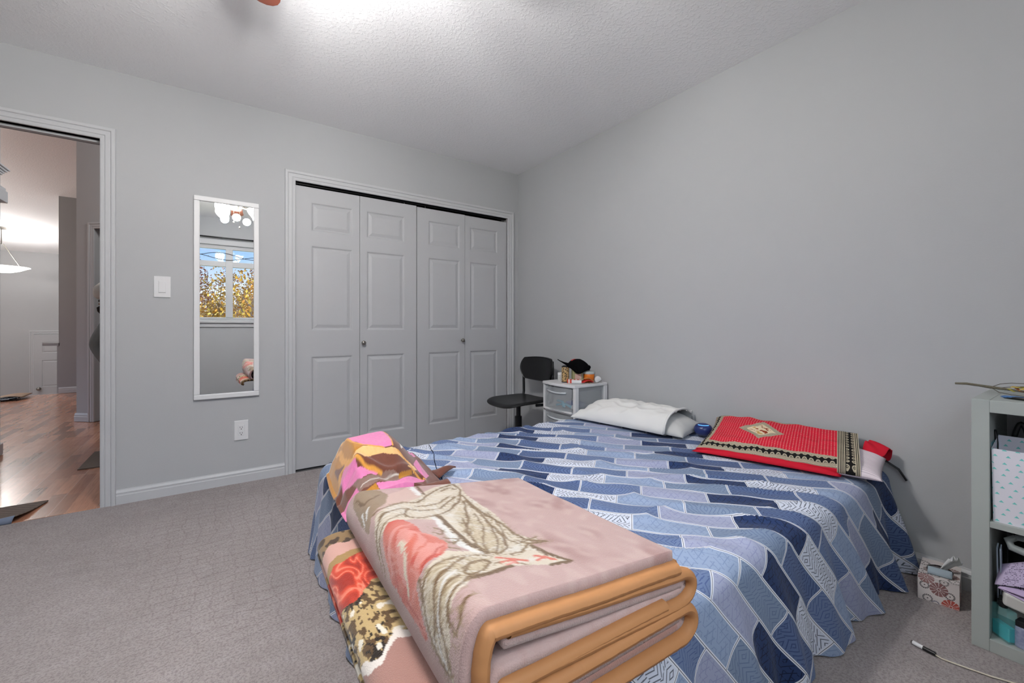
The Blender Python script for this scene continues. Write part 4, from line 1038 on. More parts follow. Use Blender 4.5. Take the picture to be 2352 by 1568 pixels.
# ------------------------------------------------------------------ pillows
def pillow(name, Q, z0, T_, mat, parent, nu=70, nv=50, p=2.6, wr=0.006, uvs=(1, 1), u0=0.0, u1=1.0, lift=None, seed=0.0, open_end=False):
    m = MB()
    def f(i, j, side):
        u = u0 + (u1-u0)*i/nu; v = j/nv; U, V = 2*u-1, 2*v-1
        edge = max(0.0, (1 - abs(U)**p))**0.55 * max(0.0, (1 - abs(V)**p))**0.5
        if open_end: edge = max(0.0, (1 - abs(min(U, 0.0 if U < 0 else U*0.35))**p))**0.55 * max(0.0, (1 - abs(V)**p))**0.5
        pin = 0.035*(1 - abs(V)**2)*abs(U)**6 ; u_ = 0.5 + (u-0.5)*(1 - pin*(0 if open_end and U > 0 else 1)); v_ = 0.5 + (v-0.5)*(1 - 0.05*(1-U*U)*abs(V)**6)
        x, y = quadpt(Q, u_, v_)
        w_ = 0.8*noise.noise(Vector((u*9 + seed, v*3.5, 1))) + 0.6*noise.noise(Vector((u*4+v*9 + seed, v*2 - u*6, 4)))
        w_ += 0.55*(1 - 2.6*abs(noise.noise(Vector((u*6 - v*3 + seed, v*7 + u*3, 7)))))*(1 if T_ > 0.1 else 0.4)
        h = T_*edge + wr*w_*min(1, edge*2)
        z = z0 + (lift(u, v) if lift else 0)
        if side: return (x, y, z + h)
        return (x, y, z - min(T_*0.12, 0.012)*edge)
    uf = lambda i, j: ((u0 + (u1-u0)*i/nu)*uvs[0], j/nv*uvs[1])
    m.grid(lambda i, j: f(i, j, 1), nu, nv, uvfn=uf); m.grid(lambda i, j: f(nu-i, j, 0), nu, nv, uvfn=lambda i, j: uf(nu-i, j))
    return m.build(name, mat, parent, smooth=True, merge=0.0005)
CASE = plain('white_cotton_case', rgb(226, 225, 223), 0.85, 0.1, var=0.02, bump=0.1, bscale=60)
GREYP = plain('grey_pillow_cotton', rgb(198, 198, 197), 0.85, 0.1, var=0.03, bump=0.1, bscale=60)
wp = thing('pillow', 'white pillow in creased white case lying against wall beside drawer tower', 'pillow', (-0.26, -1.55, 0.42))
pillow('inner_pillow', [(-0.43,-1.27), (-0.335,-1.935), (-0.025,-1.885), (-0.04,-1.19)], 0.418, 0.098, GREYP, wp, seed=3.0)
WC = [(-0.468,-1.215), (-0.368,-1.845), (-0.018,-1.800), (-0.035,-1.145)]
pillow('pillow_case', WC, 0.420, 0.112, CASE, wp, nu=110, nv=80, wr=0.013, open_end=True, u1=0.995)
# hem of the open end
hp = []
for t in range(31):
    v = t/30; x, y = quadpt(WC, 0.995, v); V = 2*v-1
    hp.append((x, y, 0.420 + 0.112*0.985*max(0, 1-abs(V)**2.6)**0.5 + 0.004 + (0.02 if v > 0.93 else 0)))
MB().tube(hp, 0.006, 8).build('hem', CASE, wp, smooth=True)
SPK = thing('smart_speaker', 'small round dark blue speaker with glowing light arc between the pillows', 'speaker', (-0.170, -1.950, 0.415))
MB().lathe([(0.028,0.0),(0.040,0.006),(0.0475,0.022),(0.0465,0.038),(0.038,0.052),(0.022,0.060),(0.001,0.062)], (-0.170,-1.950,0.415), 32).build('shell', plain('blue_shell', rgb(34, 48, 104), 0.3, 0.5), SPK, smooth=True)
MB().tube([(-0.170-0.033*math.cos(t*0.12-0.35), -1.950-0.033*math.sin(t*0.12-0.35), 0.4715) for t in range(16)], 0.0016, 6).build('light_ring', emit('blue_led', (0.10, 0.35, 0.9, 1), 1.6), SPK, smooth=True)

# red printed cushion cover
RW, RL = 0.66, 0.44
g = G('red_block_print_cotton', 0.85, 0.1); u, v = g.uv()      # u along the length 0..1, v across 0..1
U = u * RL * 1.5; V = v * RL
RED, BLK, CRM = rgb(206, 36, 56), rgb(30, 28, 28), rgb(196, 184, 160)
dx = (U / 0.0115).fr() - 0.5; dy = (V / 0.0115 + (U / 0.0115).fl() * 0.5).fr() - 0.5
dots = (dx*dx + dy*dy).lt(0.030)
col = g.mix(dots * 0.8, RED, rgb(236, 190, 186))
def band(d0, d1, dist): return dist.gt(d0) * dist.lt(d1)
# border distance from the edges (long sides and the left end), plus the wide band at the open end
ed = (V.mn(0.44 - V)).mn(U + 0.002)
fine = ((((U + V) / 0.0045).fr() - 0.5).ab()).lt(0.2); fine2 = ((((U - V) / 0.0045).fr() - 0.5).ab()).lt(0.24)
lace = fine.mx(fine2)
pb = g.mix(lace, BLK, CRM)
cir = ((((U + V*0.0) / 0.024).fr() - 0.5) * (((U) / 0.024).fr() - 0.5) + ((((V) / 0.024).fr() - 0.5) * ((V / 0.024).fr() - 0.5)))
rosette = (cir.gt(0.03) * cir.lt(0.13)).mx(cir.lt(0.008))
pr_ = g.mix(rosette * 0.75, BLK, CRM)
col = g.mix(band(0.0, 0.050, ed), col, pb); col = g.mix(band(0.012, 0.034, ed), col, pr_); col = g.mix(band(0.0, 0.004, ed), col, RED)
re_ = 0.66 - U
stripe = ((re_ / 0.006).fr()).lt(0.5)
col = g.mix(band(0.0, 0.105, re_), col, g.mix(stripe, BLK, CRM)); col = g.mix(band(0.045, 0.075, re_), col, pr_); col = g.mix(re_.lt(0.014), col, rgb(226, 92, 100))
# centre diamond
dm_ = (U - 0.255).ab() * 1.05 + (V - 0.235).ab()
col = g.mix(dm_.lt(0.105), col, pb); col = g.mix(dm_.lt(0.068), col, rgb(226, 208, 176))
bl = g.noise(34, 2, g.vec(U, V, 0.0)); col = g.mix(dm_.lt(0.060) * bl.gt(0.56), col, rgb(150, 66, 44)); col = g.mix(dm_.lt(0.060) * bl.lt(0.40), col, rgb(196, 150, 84))
g.color(col); g.bump(g.noise(500, 2), 0.2, 0.001); REDM = g.m
REDP = plain('plain_red_cotton', rgb(196, 34, 52), 0.85, 0.1, var=0.06)
rp = thing('pillow', 'pillow in red dotted case with black bands and a centre diamond', 'pillow', (-0.25, -2.37, 0.42))
RQ = [(-0.475,-2.090), (-0.300,-2.700), (-0.012,-2.610), (-0.060,-1.965)]
def redlift(u, v): return 0.075*v*v
pillow('pillow_case', RQ, 0.424, 0.062, REDM, rp, nu=110, nv=70, wr=0.009, uvs=(1, 1), open_end=True, u1=0.955, seed=8.0, lift=redlift, p=4.0)
pillow('under_side', [(-0.50,-2.085), (-0.345,-2.62), (-0.03,-2.60), (-0.07,-1.98)], 0.414, 0.035, REDP, rp, nu=40, nv=30, wr=0.004, seed=5.0)
g = G('white_striped_ticking', 0.85, 0.1); u, v = g.uv(); g.color(g.mix(((v*26).fr()).lt(0.22), rgb(228, 214, 220), rgb(186, 172, 182))); TICK = g.m
pillow('inner_pillow', [(-0.40,-2.30), (-0.290,-2.735), (-0.105,-2.700), (-0.12,-2.25)], 0.418, 0.052, TICK, rp, nu=60, nv=50, wr=0.002, seed=2.0, lift=lambda u, v: 0.045*v*v, p=4.0)
m = MB()
def flap(i, j):
    t, w_ = i/30, j/16; a_ = 0.05 + PI*0.95*t
    x = -0.125 + 0.095*(1 - math.cos(a_))*0.5*1.15; y = -2.62 - 0.045*w_ - 0.03*math.sin(a_)*w_
    return (x, y - 0.02*t, 0.425 + 0.092*math.sin(a_)*(1 - 0.25*w_) + 0.006*math.sin(i*0.7 + j*.3))
m.grid(flap, 30, 16).build('loose_flap', REDP, rp, smooth=True, solid=0.003)
m = MB().tube([(-0.03, -2.62, 0.43), (-0.025, -2.68, 0.435), (-0.02, -2.72, 0.41), (-0.022, -2.745, 0.37)], 0.008, 8, flat=0.5)
tag(m.build('strap', BLACKP, smooth=True), 'black strap lying at the near head corner of bed by the red pillow', 'strap')

# ------------------------------------------------------------------ black chair in the corner
ch = thing('chair', 'black plastic swivel chair on one column in front of the closet corner', 'chair', (-0.39, -0.54, 0))
CXc, CYc, CR = -0.390, -0.540, math.radians(2)
Mc = Matrix.Translation((CXc, CYc, 0)) @ Matrix.Rotation(CR, 4, 'Z')      # local -x is the front of the seat
def seatz(x, y): return 0.428 + 0.018*(abs(y)/0.2)**2.2 - 0.012*max(0, (-x-0.08)/0.13)**2 + 0.012*max(0, x/0.19)**2
m = MB(); NS = 26
def seatf(i, j, top):
    r_ = i/NS; a_ = 2*PI*j/48; n_ = 4.2
    c_, s_ = math.cos(a_), math.sin(a_); k_ = (abs(c_)**n_ + abs(s_)**n_)**(-1/n_)
    x = 0.205*r_*k_*c_; y = 0.205*r_*k_*s_*(1 - 0.10*max(0, c_*r_)); z = seatz(x, y)
    if r_ > 0.86: z -= 0.010*((r_-0.86)/0.14)**2
    return (x, y, z if top else z - 0.024 + (0.010*((r_-0.86)/0.14)**2 if r_ > 0.86 else 0))
m.grid(lambda i, j: seatf(i, j, 1), NS, 48); m.grid(lambda i, j: seatf(NS-i, j, 0), NS, 48)
a0 = seatf(NS, 0, 1)
m.grid(lambda i, j: tuple(Vector(seatf(NS, j, 1)).lerp(Vector(seatf(NS, j, 0)), i/4) + Vector((math.cos(2*PI*j/48), math.sin(2*PI*j/48), 0))*0.006*math.sin(PI*i/4)), 4, 48)
m.xf(Mc).build('seat', BLACKP, ch, smooth=True, merge=0.0003)
m = MB()
def backf(i, j, off):
    u, v = i/24*2-1, j/18*2-1; n_ = 4.5
    # squircle map
    ku = u*math.sqrt(max(0, 1 - 0.36*v*v)) if abs(u) > 0 else 0
    kv = v*math.sqrt(max(0, 1 - 0.20*u*u))
    y = 0.195*ku*(1 + 0.03*v); z = 0.660 + 0.098*kv
    x = 0.212 - 0.045*ku*ku + 0.05*(z-0.6) + off*(1)
    return (x, y, z)
m.grid(lambda i, j: backf(i, j, 0), 24, 18); m.grid(lambda i, j: backf(24-i, j, 0.020), 24, 18)
for fn, n_ in ((lambda i: (i, 0), 24), (lambda i: (24, i), 18), (lambda i: (24-i, 18), 24), (lambda i: (0, 18-i), 18)):
    m.grid(lambda i, j, fn=fn: tuple(Vector(backf(fn(i)[0], fn(i)[1], 0)).lerp(Vector(backf(fn(i)[0], fn(i)[1], 0.020)), j/2)), n_, 2)
m.xf(Mc).build('backrest', BLACKP, ch, smooth=True, merge=0.0003, angle=60)
for s_ in (-1, 1):
    MB().tube([(0.05, s_*0.155, 0.400), (0.15, s_*0.170, 0.398), (0.190, s_*0.178, 0.415), (0.200, s_*0.180, 0.46), (0.199, s_*0.181, 0.56), (0.200, s_*0.180, 0.66), (0.205, s_*0.172, 0.73)], 0.011, 10).xf(Mc).build('back_tube', BLACKM, ch, smooth=True)
MB().tube([(0, 0, 0.06), (0, 0, 0.30)], 0.028, 18).tube([(0, 0, 0.29), (0, 0, 0.40)], 0.018, 18).box(-0.10, 0.10, -0.06, 0.06, 0.388, 0.404).xf(Mc).build('column', BLACKM, ch, smooth=True, angle=40)
for k in range(5):
    a_ = math.radians(36 + 72*k); c_, s_ = math.cos(a_), math.sin(a_)
    lg = MB().tube([(0.02*c_, 0.02*s_, 0.085), (0.14*c_, 0.14*s_, 0.075), (0.25*c_, 0.25*s_, 0.055)], [0.024, 0.019, 0.014], 10).xf(Mc).build('leg', BLACKM, ch, smooth=True)
    MB().lathe([(0.001, -0.012), (0.022, -0.012), (0.026, -0.006), (0.026, 0.006), (0.022, 0.012), (0.001, 0.012)], (0.25*c_, 0.25*s_, 0.0265), 16, 'y').xf(Mc).build('caster', BLACKP, lg, smooth=True)

# ------------------------------------------------------------------ white plastic drawer tower
TX0, TX1, TY0, TY1, TZ = -0.335, -0.016, -1.125, -0.780, 0.600
g = G('frosted_plastic', 0.35, 0.4); g.color(rgb(214, 218, 222)); g.b.inputs['Alpha'].default_value = 0.24; FROST = g.m
tw = thing('drawer_tower', 'white plastic drawer tower with frosted drawers holding small clutter on top', 'drawer unit', ((TX0+TX1)/2, (TY0+TY1)/2, 0))
m = MB()
bow = [(TX0 - 0.022*math.sin(PI*t/12), TY0 + (TY1-TY0)*t/12) for t in range(13)]
top = [(TX1, TY0)] + [(x-0.006, y) for x, y in bow] + [(TX1, TY1)]
m.prism(top[::-1], TZ-0.020, TZ); m.build('top', WPLAS, tw, bevel=0.004)
m = MB(); w_ = 0.026
for xa, ya in ((TX0, TY0), (TX1-w_*1.3, TY0), (TX0, TY1-w_), (TX1-w_*1.3, TY1-w_)): m.box(xa, xa+w_*1.3, ya, ya+w_, 0.0, TZ-0.02)
for zz in (0.0, 0.195, 0.385): m.box(TX0, TX1, TY0+0.003, TY1-0.003, zz, zz+0.016)
m.build('frame', WPLAS, tw, bevel=0.003)
for zz in (0.0, 0.195, 0.385):
    for ya_ in (TY0+0.006, TY1-0.009): MB().box(TX0+w_, TX1-w_, ya_, ya_+0.003, zz+0.016, min(zz+0.20, TZ-0.02)).build('side_panel', FROST, tw)
drs = []
for zz in (0.018, 0.213, 0.403):
    h_ = 0.172 if zz < 0.4 else 0.168
    m = MB(); n_ = 14; ya, yb = TY0+w_+0.003, TY1-w_-0.003
    def df(i, j, e=0.0):
        t = i/n_; v = j/6; zf = zz + h_*v
        return (TX0 - 0.004 - 0.018*math.sin(PI*t) - 0.004*math.sin(PI*v) + e, ya + (yb-ya)*t, zf)
    m.grid(df, n_, 6); m.grid(lambda i, j: df(n_-i, j, 0.003), n_, 6)
    m.box(TX0+0.004, TX1-0.02, ya+0.004, ya+0.006, zz+0.004, zz+h_*0.86).box(TX0+0.004, TX1-0.02, yb-0.006, yb-0.004, zz+0.004, zz+h_*0.86).box(TX0+0.004, TX1-0.02, ya+0.004, yb-0.004, zz+0.003, zz+0.006)
    dr = m.build('drawer', FROST, tw, smooth=True, angle=40); drs.append(dr)
    m = MB(); y_ = (ya+yb)/2
    m.tube([(TX0-0.020, y_-0.10, zz+h_-0.030), (TX0-0.027, y_-0.05, zz+h_-0.036), (TX0-0.029, y_, zz+h_-0.038), (TX0-0.027, y_+0.05, zz+h_-0.036), (TX0-0.020, y_+0.10, zz+h_-0.030)], 0.006, 8)
    m.build('handle', plain('translucent_grip', rgb(206, 210, 214), 0.3, 0.4), dr, smooth=True)
    m = MB(); m.box(TX0-0.016, TX0+0.002, ya, yb, zz-0.004, zz+0.010); m.build('drawer_lip', WPLAS, dr, bevel=0.003)
# things inside the top drawer
m = MB()
m.tube([(-0.27, -0.86, 0.425), (-0.25, -0.93, 0.44), (-0.27, -1.0, 0.435), (-0.29, -1.06, 0.43)], 0.013, 8, flat=0.6)
m.tube([(-0.24, -0.84, 0.45), (-0.25, -0.90, 0.45), (-0.28, -0.95, 0.425)], 0.012, 8, flat=0.7)
tag(m.build('toothbrush_handle', plain('aqua_plastic', rgb(40, 170, 200), 0.4), smooth=True), 'bright aqua plastic item inside the top frosted drawer', 'drawer clutter')
m = MB().lathe([(0.001, -0.10), (0.04, -0.09), (0.055, -0.03), (0.05, 0.05), (0.02, 0.09), (0.001, 0.095)], (-0.165, -0.95, 0.447), 16, 'y')
m.v = [(x, y, 0.4095 + max(0.0, (z-0.392)*0.42)) for x, y, z in m.v]
tag(m.build('cloth_pouch', plain('navy_pouch', rgb(70, 92, 150), 0.8), smooth=True), 'dark blue pouch behind the aqua item in the top drawer', 'pouch')
m = MB().tube([(-0.29, -1.045, 0.435), (-0.275, -1.085, 0.432)], 0.016, 12)
tag(m.build('bottle_cap', WPLAS, smooth=True), 'small white cap inside the top frosted drawer', 'cap')

# ------------------------------------------------------------------ clutter on the drawer tower
z0 = TZ
wb = thing('pill_bottle', 'small white bottle standing at the left back on the drawer tower', 'bottle', (-0.235, -0.862, z0))
MB().lathe([(0.019, 0), (0.021, 0.003), (0.021, 0.040), (0.019, 0.044)], (-0.235, -0.862, z0), 20).build('body', plain('milky_plastic', rgb(206, 206, 206), 0.35), wb, smooth=True, angle=50)
MB().lathe([(0.022, 0.044), (0.022, 0.060), (0.019, 0.063)], (-0.235, -0.862, z0), 20).build('cap', WPLAS, wb, smooth=True, angle=50)
cn = thing('patterned_can', 'dark can with gold ornament pattern under the cap brim', 'can', (-0.262, -0.945, z0))
g = G('gold_ornament_label', 0.35, 0.5); f = g.voro(95.0); g.color(g.mix(((f - 0.34)*9).cl(), rgb(34, 32, 30), rgb(186, 154, 104)))
MB().lathe([(0.026, 0.004), (0.027, 0.006), (0.027, 0.112), (0.025, 0.116)], (-0.262, -0.945, z0), 28).build('body', g.m, cn, smooth=True, angle=50)
MB().lathe([(0.0275, 0), (0.028, 0.004), (0.0275, 0.007)], (-0.262, -0.945, z0), 28).build('rim', BLACKM, cn, smooth=True)
MB().lathe([(0.0275, 0.110), (0.028, 0.115), (0.02, 0.120)], (-0.262, -0.945, z0), 28).build('rim', BLACKM, cn, smooth=True)
bxk = thing('small_carton', 'small green and pink carton under the black cap', 'box', (-0.185, -0.985, z0))
Mb = Matrix.Translation((-0.185, -0.985, z0)) @ Matrix.Rotation(math.radians(-30), 4, 'Z')
MB().box(-0.036, 0.036, -0.022, 0.022, 0, 0.092).xf(Mb).build('carton', plain('olive_card', rgb(168, 166, 122), 0.6), bxk, bevel=0.001)
MB().box(-0.020, 0.026, -0.0232, -0.0215, 0.018, 0.060).xf(Mb).build('label_panel', plain('pink_label', rgb(214, 178, 168), 0.6), bxk)
jr = thing('orange_jar', 'orange jar with clear lid at the right on the drawer tower', 'jar', (-0.110, -1.030, z0))
MB().lathe([(0.034, 0), (0.038, 0.004), (0.042, 0.055), (0.040, 0.060)], (-0.110, -1.030, z0), 28).build('body', plain('orange_plastic', rgb(226, 122, 30), 0.35, 0.5), jr, smooth=True, angle=50)
MB().lathe([(0.043, 0.060), (0.044, 0.063), (0.044, 0.074), (0.040, 0.077)], (-0.110, -1.030, z0), 28).build('lid', plain('clear_lid', rgb(190, 200, 200), 0.2, 0.5), jr, smooth=True, angle=50)
m = MB().lathe([(0.001, 0), (0.022, 0.0), (0.023, 0.003), (0.023, 0.016), (0.018, 0.02), (0.001, 0.02)], (0, 0, 0), 24, tilt=Matrix.Rotation(math.radians(90), 4, 'X'))
m.xf(Matrix.Translation((-0.080, -1.088, z0+0.0235)) @ Matrix.Rotation(math.radians(-35), 4, 'Z')); tag(m.build('round_cap', WPLAS, smooth=True, angle=50), 'round white cap standing on edge beside the orange jar', 'cap')
m = MB().tube([(-0.285, -1.035, z0+0.014), (-0.235, -1.082, z0+0.014)], 0.0135, 18)
tube_ = thing('ointment_tube', 'white cylinder tube lying at the front edge of the drawer tower', 'tube', (-0.26, -1.06, z0))
m.build('body', WPLAS, tube_, smooth=True, angle=50); MB().tube([(-0.2365, -1.0805, z0+0.014), (-0.2340, -1.0829, z0+0.014)], 0.004, 12).build('nozzle', plain('violet_dot', rgb(90, 70, 150), 0.5), tube_)
m = MB().box(-0.045, 0.045, -0.016, 0.016, 0, 0.026).xf(Matrix.Translation((-0.243, -1.010, z0)) @ Matrix.Rotation(math.radians(-42), 4, 'Z'))
g = G('red_white_carton', 0.5); x, y, z = g.pos(); g.color(g.mix(((x - y)*28).fr().lt(0.5), rgb(204, 66, 50), rgb(226, 206, 198)))
tag(m.build('matchbox', g.m, bevel=0.001), 'little red and white box behind the lying white tube', 'box')
m = MB(); m.grid(lambda i, j: (-0.205 + 0.075*i/12 + 0.01*j/5, -1.075 - 0.03*i/12 + 0.045*j/5, z0 + 0.004 + 0.016*math.sin(PI*i/12) + 0.004*math.sin(j*1.5)), 12, 5)
tag(m.build('red_wrapper', plain('red_foil', rgb(200, 40, 40), 0.35, 0.5), smooth=True, solid=0.0015), 'crumpled red wrapper at the front right of the drawer tower', 'wrapper')
m = MB(); m.grid(lambda i, j: (-0.222 + 0.110*i/16 + 0.012*j/3, -1.040 - 0.052*i/16 + 0.012*j/3, z0 + 0.006 + 0.030*math.sin(PI*i/16)), 16, 3)
tag(m.build('paper_strip', plain('beige_strip', rgb(190, 176, 140), 0.5), smooth=True, solid=0.001), 'arched beige paper strip in front of the orange jar', 'paper strip')
m = MB().tube([(-0.185, -1.105, z0+0.004), (-0.12, -1.125, z0+0.005), (-0.07, -1.115, z0+0.016)], [0.006, 0.005, 0.003], 8, flat=0.4)
tag(m.build('spoon', NICKEL, smooth=True), 'grey metal spoon lying beside the round white cap', 'spoon')

# baseball cap resting on the can and carton
cp = thing('baseball_cap', 'black baseball cap with red badge resting on the clutter of the drawer tower', 'cap', (-0.17, -0.985, z0+0.10))
g = G('black_cap_cloth', 0.95, 0.03); g.color(rgb(13, 13, 15)); g.bump(g.noise(500, 2), 0.3, 0.001); CAPM = g.m
vr = Vector((0.8181, -0.575, 0)); vf = Vector((0.575, 0.8181, 0)); cc = Vector((-0.162, -0.978, z0+0.108))
def capf(i, j):
    a_ = 2*PI*i/40; t = j/14; ph_ = t*PI/2
    rx, ry, hz_ = 0.082, 0.068, 0.070
    x = rx*math.cos(a_)*math.cos(ph_)*(1 - 0.05*math.cos(6*a_)*math.sin(ph_)*0); y = ry*math.sin(a_)*math.cos(ph_); h = hz_*math.sin(ph_)**0.8
    h *= (1 - 0.22*max(0, math.cos(a_)*math.cos(ph_)))
    sh = -0.012*(math.cos(a_))*math.cos(ph_)
    droop = -0.034*math.exp(-((a_ - 1.45*PI)/0.55)**2)*(1-t)
    q = cc + vr*(x + 0.012*t) - vf*(-y)*1.0 + Vector((0, 0, h + sh + droop - 0.012))
    return q
m = MB().grid(capf, 39, 14, wrapu=True); m.build('crown', CAPM, cp, smooth=True, solid=0.003)
m = MB()
def brim(i, j):
    s_ = i/20*2-1; t = j/10
    y = 0.072*s_; x = -0.066*math.sqrt(max(0.0, 1 - (s_*0.98)**2)) * 0.9 - 0.004 - 0.090*t*math.sqrt(max(0.02, 1 - abs(s_)**2.6))
    z = 0.006 + 0.052*t - 0.040*s_*s_
    return cc + vr*x + vf*y + Vector((0, 0, z))
m.grid(brim, 20, 10); m.build('brim', CAPM, cp, smooth=True, solid=0.005)
m = MB(); m.tube([tuple(cc + vr*(0.066 + 0.014*math.sin(PI*t/10)) + vf*(0.03*math.cos(PI*t/10)) + Vector((0,0,-0.012 + 0.016*math.sin(PI*t/10)))) for t in range(11)], 0.007, 8, flat=1.6).build('strap', CAPM, cp, smooth=True)
m = MB(); m.grid(lambda i, j: capf(20.0 - 3 + i*0.75, 6 + j*0.7) + Vector((-0.001, 0, 0.0025)) - vf*0.001, 8, 6); m.build('badge', plain('red_badge', rgb(176, 62, 60), 0.9), cp, smooth=True)

# ------------------------------------------------------------------ grey shelf unit at the right edge
SX0, SX1, SY1, SY0, SZ = -0.389, -0.014, -2.974, -3.394, 0.775
SG = plain('sage_grey_laminate', rgb(168, 173, 170), 0.5, 0.3, var=0.03)
sh = thing('shelf_unit', 'sage grey open cube shelf against the right wall at the photo edge', 'shelf', ((SX0+SX1)/2, (SY0+SY1)/2, 0))
MB().box(SX0, SX1, SY1-0.0385, SY1, 0, SZ).build('side_panel', SG, sh, bevel=0.0015)
MB().box(SX0, SX1, SY0, SY0+0.0385, 0, SZ).build('side_panel', SG, sh, bevel=0.0015)
MB().box(SX0, SX1, SY0+0.0385, SY1-0.0385, SZ-0.0385, SZ).build('top_board', SG, sh, bevel=0.0015)
MB().box(SX0, SX1, SY0+0.0385, SY1-0.0385, 0.0, 0.0385).build('bottom_board', SG, sh, bevel=0.0015)
MB().box(SX0+0.002, SX1, SY0+0.0385, SY1-0.0385, 0.382, 0.400).build('shelf', SG, sh, bevel=0.001)
IY1, IY0 = SY1-0.0385, SY0+0.0385
# gift bag on the upper shelf
g = G('teal_triangle_paper', 0.6, 0.2); u, v = g.uv()
S = 0.021; r_ = (v/S).fl(); cu = u/0.026 + r_*0.5 + g.white(r_, 2.0)*0.35; fx = cu.fr() - 0.5; fy = (v/S).fr() - 0.5 + (g.white(cu.fl(), r_) - 0.5)*0.35
tri = (fx.ab()*0.026*1.3 + (fy*S - 0.0028)).lt(0.0) * fy.gt(-0.20)
g.color(g.mix(tri, rgb(226, 224, 234), rgb(120, 206, 202))); BAGM = g.m
gb = thing('gift_bag', 'white paper gift bag with teal triangles on the upper shelf', 'bag', (-0.31, -3.13, 0.40))
gx0, gx1, gy1, gy0, gz = -0.372, -0.270, -3.018, -3.275, 0.648
m = MB()
def bagq(p, q, r, s, w_, h_):
    i = len(m.v); m.quad(p, q, r, s); m.uv.update({i: (0, 0), i+1: (w_, 0), i+2: (w_, h_), i+3: (0, h_)})
bagq((gx0,gy1,0.4005),(gx0,gy0,0.4005),(gx0-0.006,gy0,gz-0.022),(gx0-0.006,gy1+0.003,gz-0.022), 0.257, 0.24)
bagq((gx1,gy0,0.4005),(gx1,gy1,0.4005),(gx1,gy1,gz+0.004),(gx1,gy0,gz+0.004), 0.257, 0.25)
bagq((gx1,gy1,0.4005),(gx0,gy1,0.4005),(gx0-0.006,gy1+0.003,gz-0.022),(gx1,gy1,gz+0.004), 0.10, 0.24)
bagq((gx0,gy0,0.4005),(gx1,gy0,0.4005),(gx1,gy0,gz+0.004),(gx0-0.006,gy0,gz-0.022), 0.10, 0.24)
bagq((gx0,gy0,0.4005),(gx1,gy0,0.4005),(gx1,gy1,0.4005),(gx0,gy1,0.4005), 0.10, 0.25)
m.build('paper', BAGM, gb, solid=0.0012)
m = MB().tube([(-0.262, -3.050 - 0.030*t/12, 0.648 + 0.048*math.sin(PI*t/12)) for t in range(13)], 0.0065, 8)
tag(m.build('purse_handle', BLACKP, smooth=True), 'black looped handle showing behind the gift bag', 'handle')
m = MB().tube([(-0.30, -3.0145, 0.672), (-0.296, -3.018, 0.63), (-0.30, -3.019, 0.55), (-0.305, -3.018, 0.46), (-0.31, -3.0175, 0.41)], 0.0035, 8)
tag(m.build('cable', BLACKP, smooth=True), 'black cord hanging against the upper shelf side beside the gift bag', 'cord')
m = MB(); m.grid(lambda i, j: (-0.36 + 0.09*i/8, -3.0135 - 0.001*math.sin(i*1.7+j), 0.45 + 0.19*j/10), 8, 10)
tag(m.build('teal_cloth', plain('teal_cloth', rgb(108, 150, 158), 0.9, 0.05), smooth=True, solid=0.001), 'teal fabric pressed against the left side of the upper shelf', 'cloth')

# lower shelf: papers, packet, bottles, black case
bcs = MB(); bcs.box(-0.235, -0.08, -3.33, -3.035, 0.039, 0.30); tag(bcs.build('black_case', plain('matt_black_case', rgb(24, 24, 26), 0.6, 0.2), bevel=0.012), 'matt black case standing at the back of the lower shelf', 'case')
m = MB().tube([(-0.325, -3.060, 0.352), (-0.330, -3.045, 0.340), (-0.335, -3.052, 0.322), (-0.34, -3.09, 0.316), (-0.34, -3.14, 0.322)], [0.008, 0.010, 0.011, 0.011, 0.010], 12, flat=1.1)
m.tube([(-0.325, -3.058, 0.352), (-0.325, -3.09, 0.357), (-0.325, -3.14, 0.352)], [0.008, 0.011, 0.010], 12, flat=1.0)
tag(m.build('hair_straightener', plain('grey_plastic', rgb(150, 156, 156), 0.4), smooth=True), 'grey looped plastic handle high in the lower shelf', 'appliance')
m = MB(); m.obox((-0.335, -3.0245, 0.235), (0.012, 0, 0.004), (0, 0.0015, 0), (-0.012, 0, 0.085))
m.obox((-0.338, -3.031, 0.238), (0.012, 0, 0.004), (0, 0.0012, 0), (-0.010, 0, 0.080))
tag(m.build('blue_card', plain('pale_blue_card', rgb(158, 170, 186), 0.6)), 'pale blue folded card upright at the left of the lower shelf', 'card')
LIL = plain('lilac_paper', rgb(196, 176, 212), 0.7, 0.1, var=0.03)
g = G('printed_lilac_paper', 0.7, 0.1); u, v = g.uv(); ln = (v*16).fr(); wd = g.white((u*34).fl(), (v*16).fl())
g.color(g.mix(ln.lt(0.38) * wd.gt(0.45) * (u.gt(0.12)) * (u.lt(0.8)) * g.white((u*130).fl(), (v*16).fl()).gt(0.3), rgb(192, 178, 208), rgb(74, 66, 92))); LILP = g.m
lp = thing('lilac_booklet', 'lilac printed paper booklet fanned open in the lower shelf', 'booklet', (-0.36, -3.08, 0.20))
def sheet(name, c4, mat, bow=0.0):
    m = MB(); a_, b_, c_, d_ = map(Vector, c4)
    def f(i, j):
        u, v = i/10, j/6; p = (a_*(1-u)+b_*u)*(1-v) + (d_*(1-u)+c_*u)*v
        return p + Vector((-bow*math.sin(PI*u), 0, bow*math.sin(PI*u)))
    m.grid(f, 10, 6, uvfn=lambda i, j: (i/10, j/6)); return m.build(name, mat, lp, smooth=True, solid=0.0008)
sheet('page', [(-0.375,-3.0210,0.207),(-0.372,-3.155,0.240),(-0.310,-3.14,0.312),(-0.330,-3.028,0.258)], LILP, 0.004)
sheet('page', [(-0.382,-3.0300,0.203),(-0.384,-3.16,0.196),(-0.350,-3.16,0.238),(-0.375,-3.032,0.207)], LIL, 0.0)
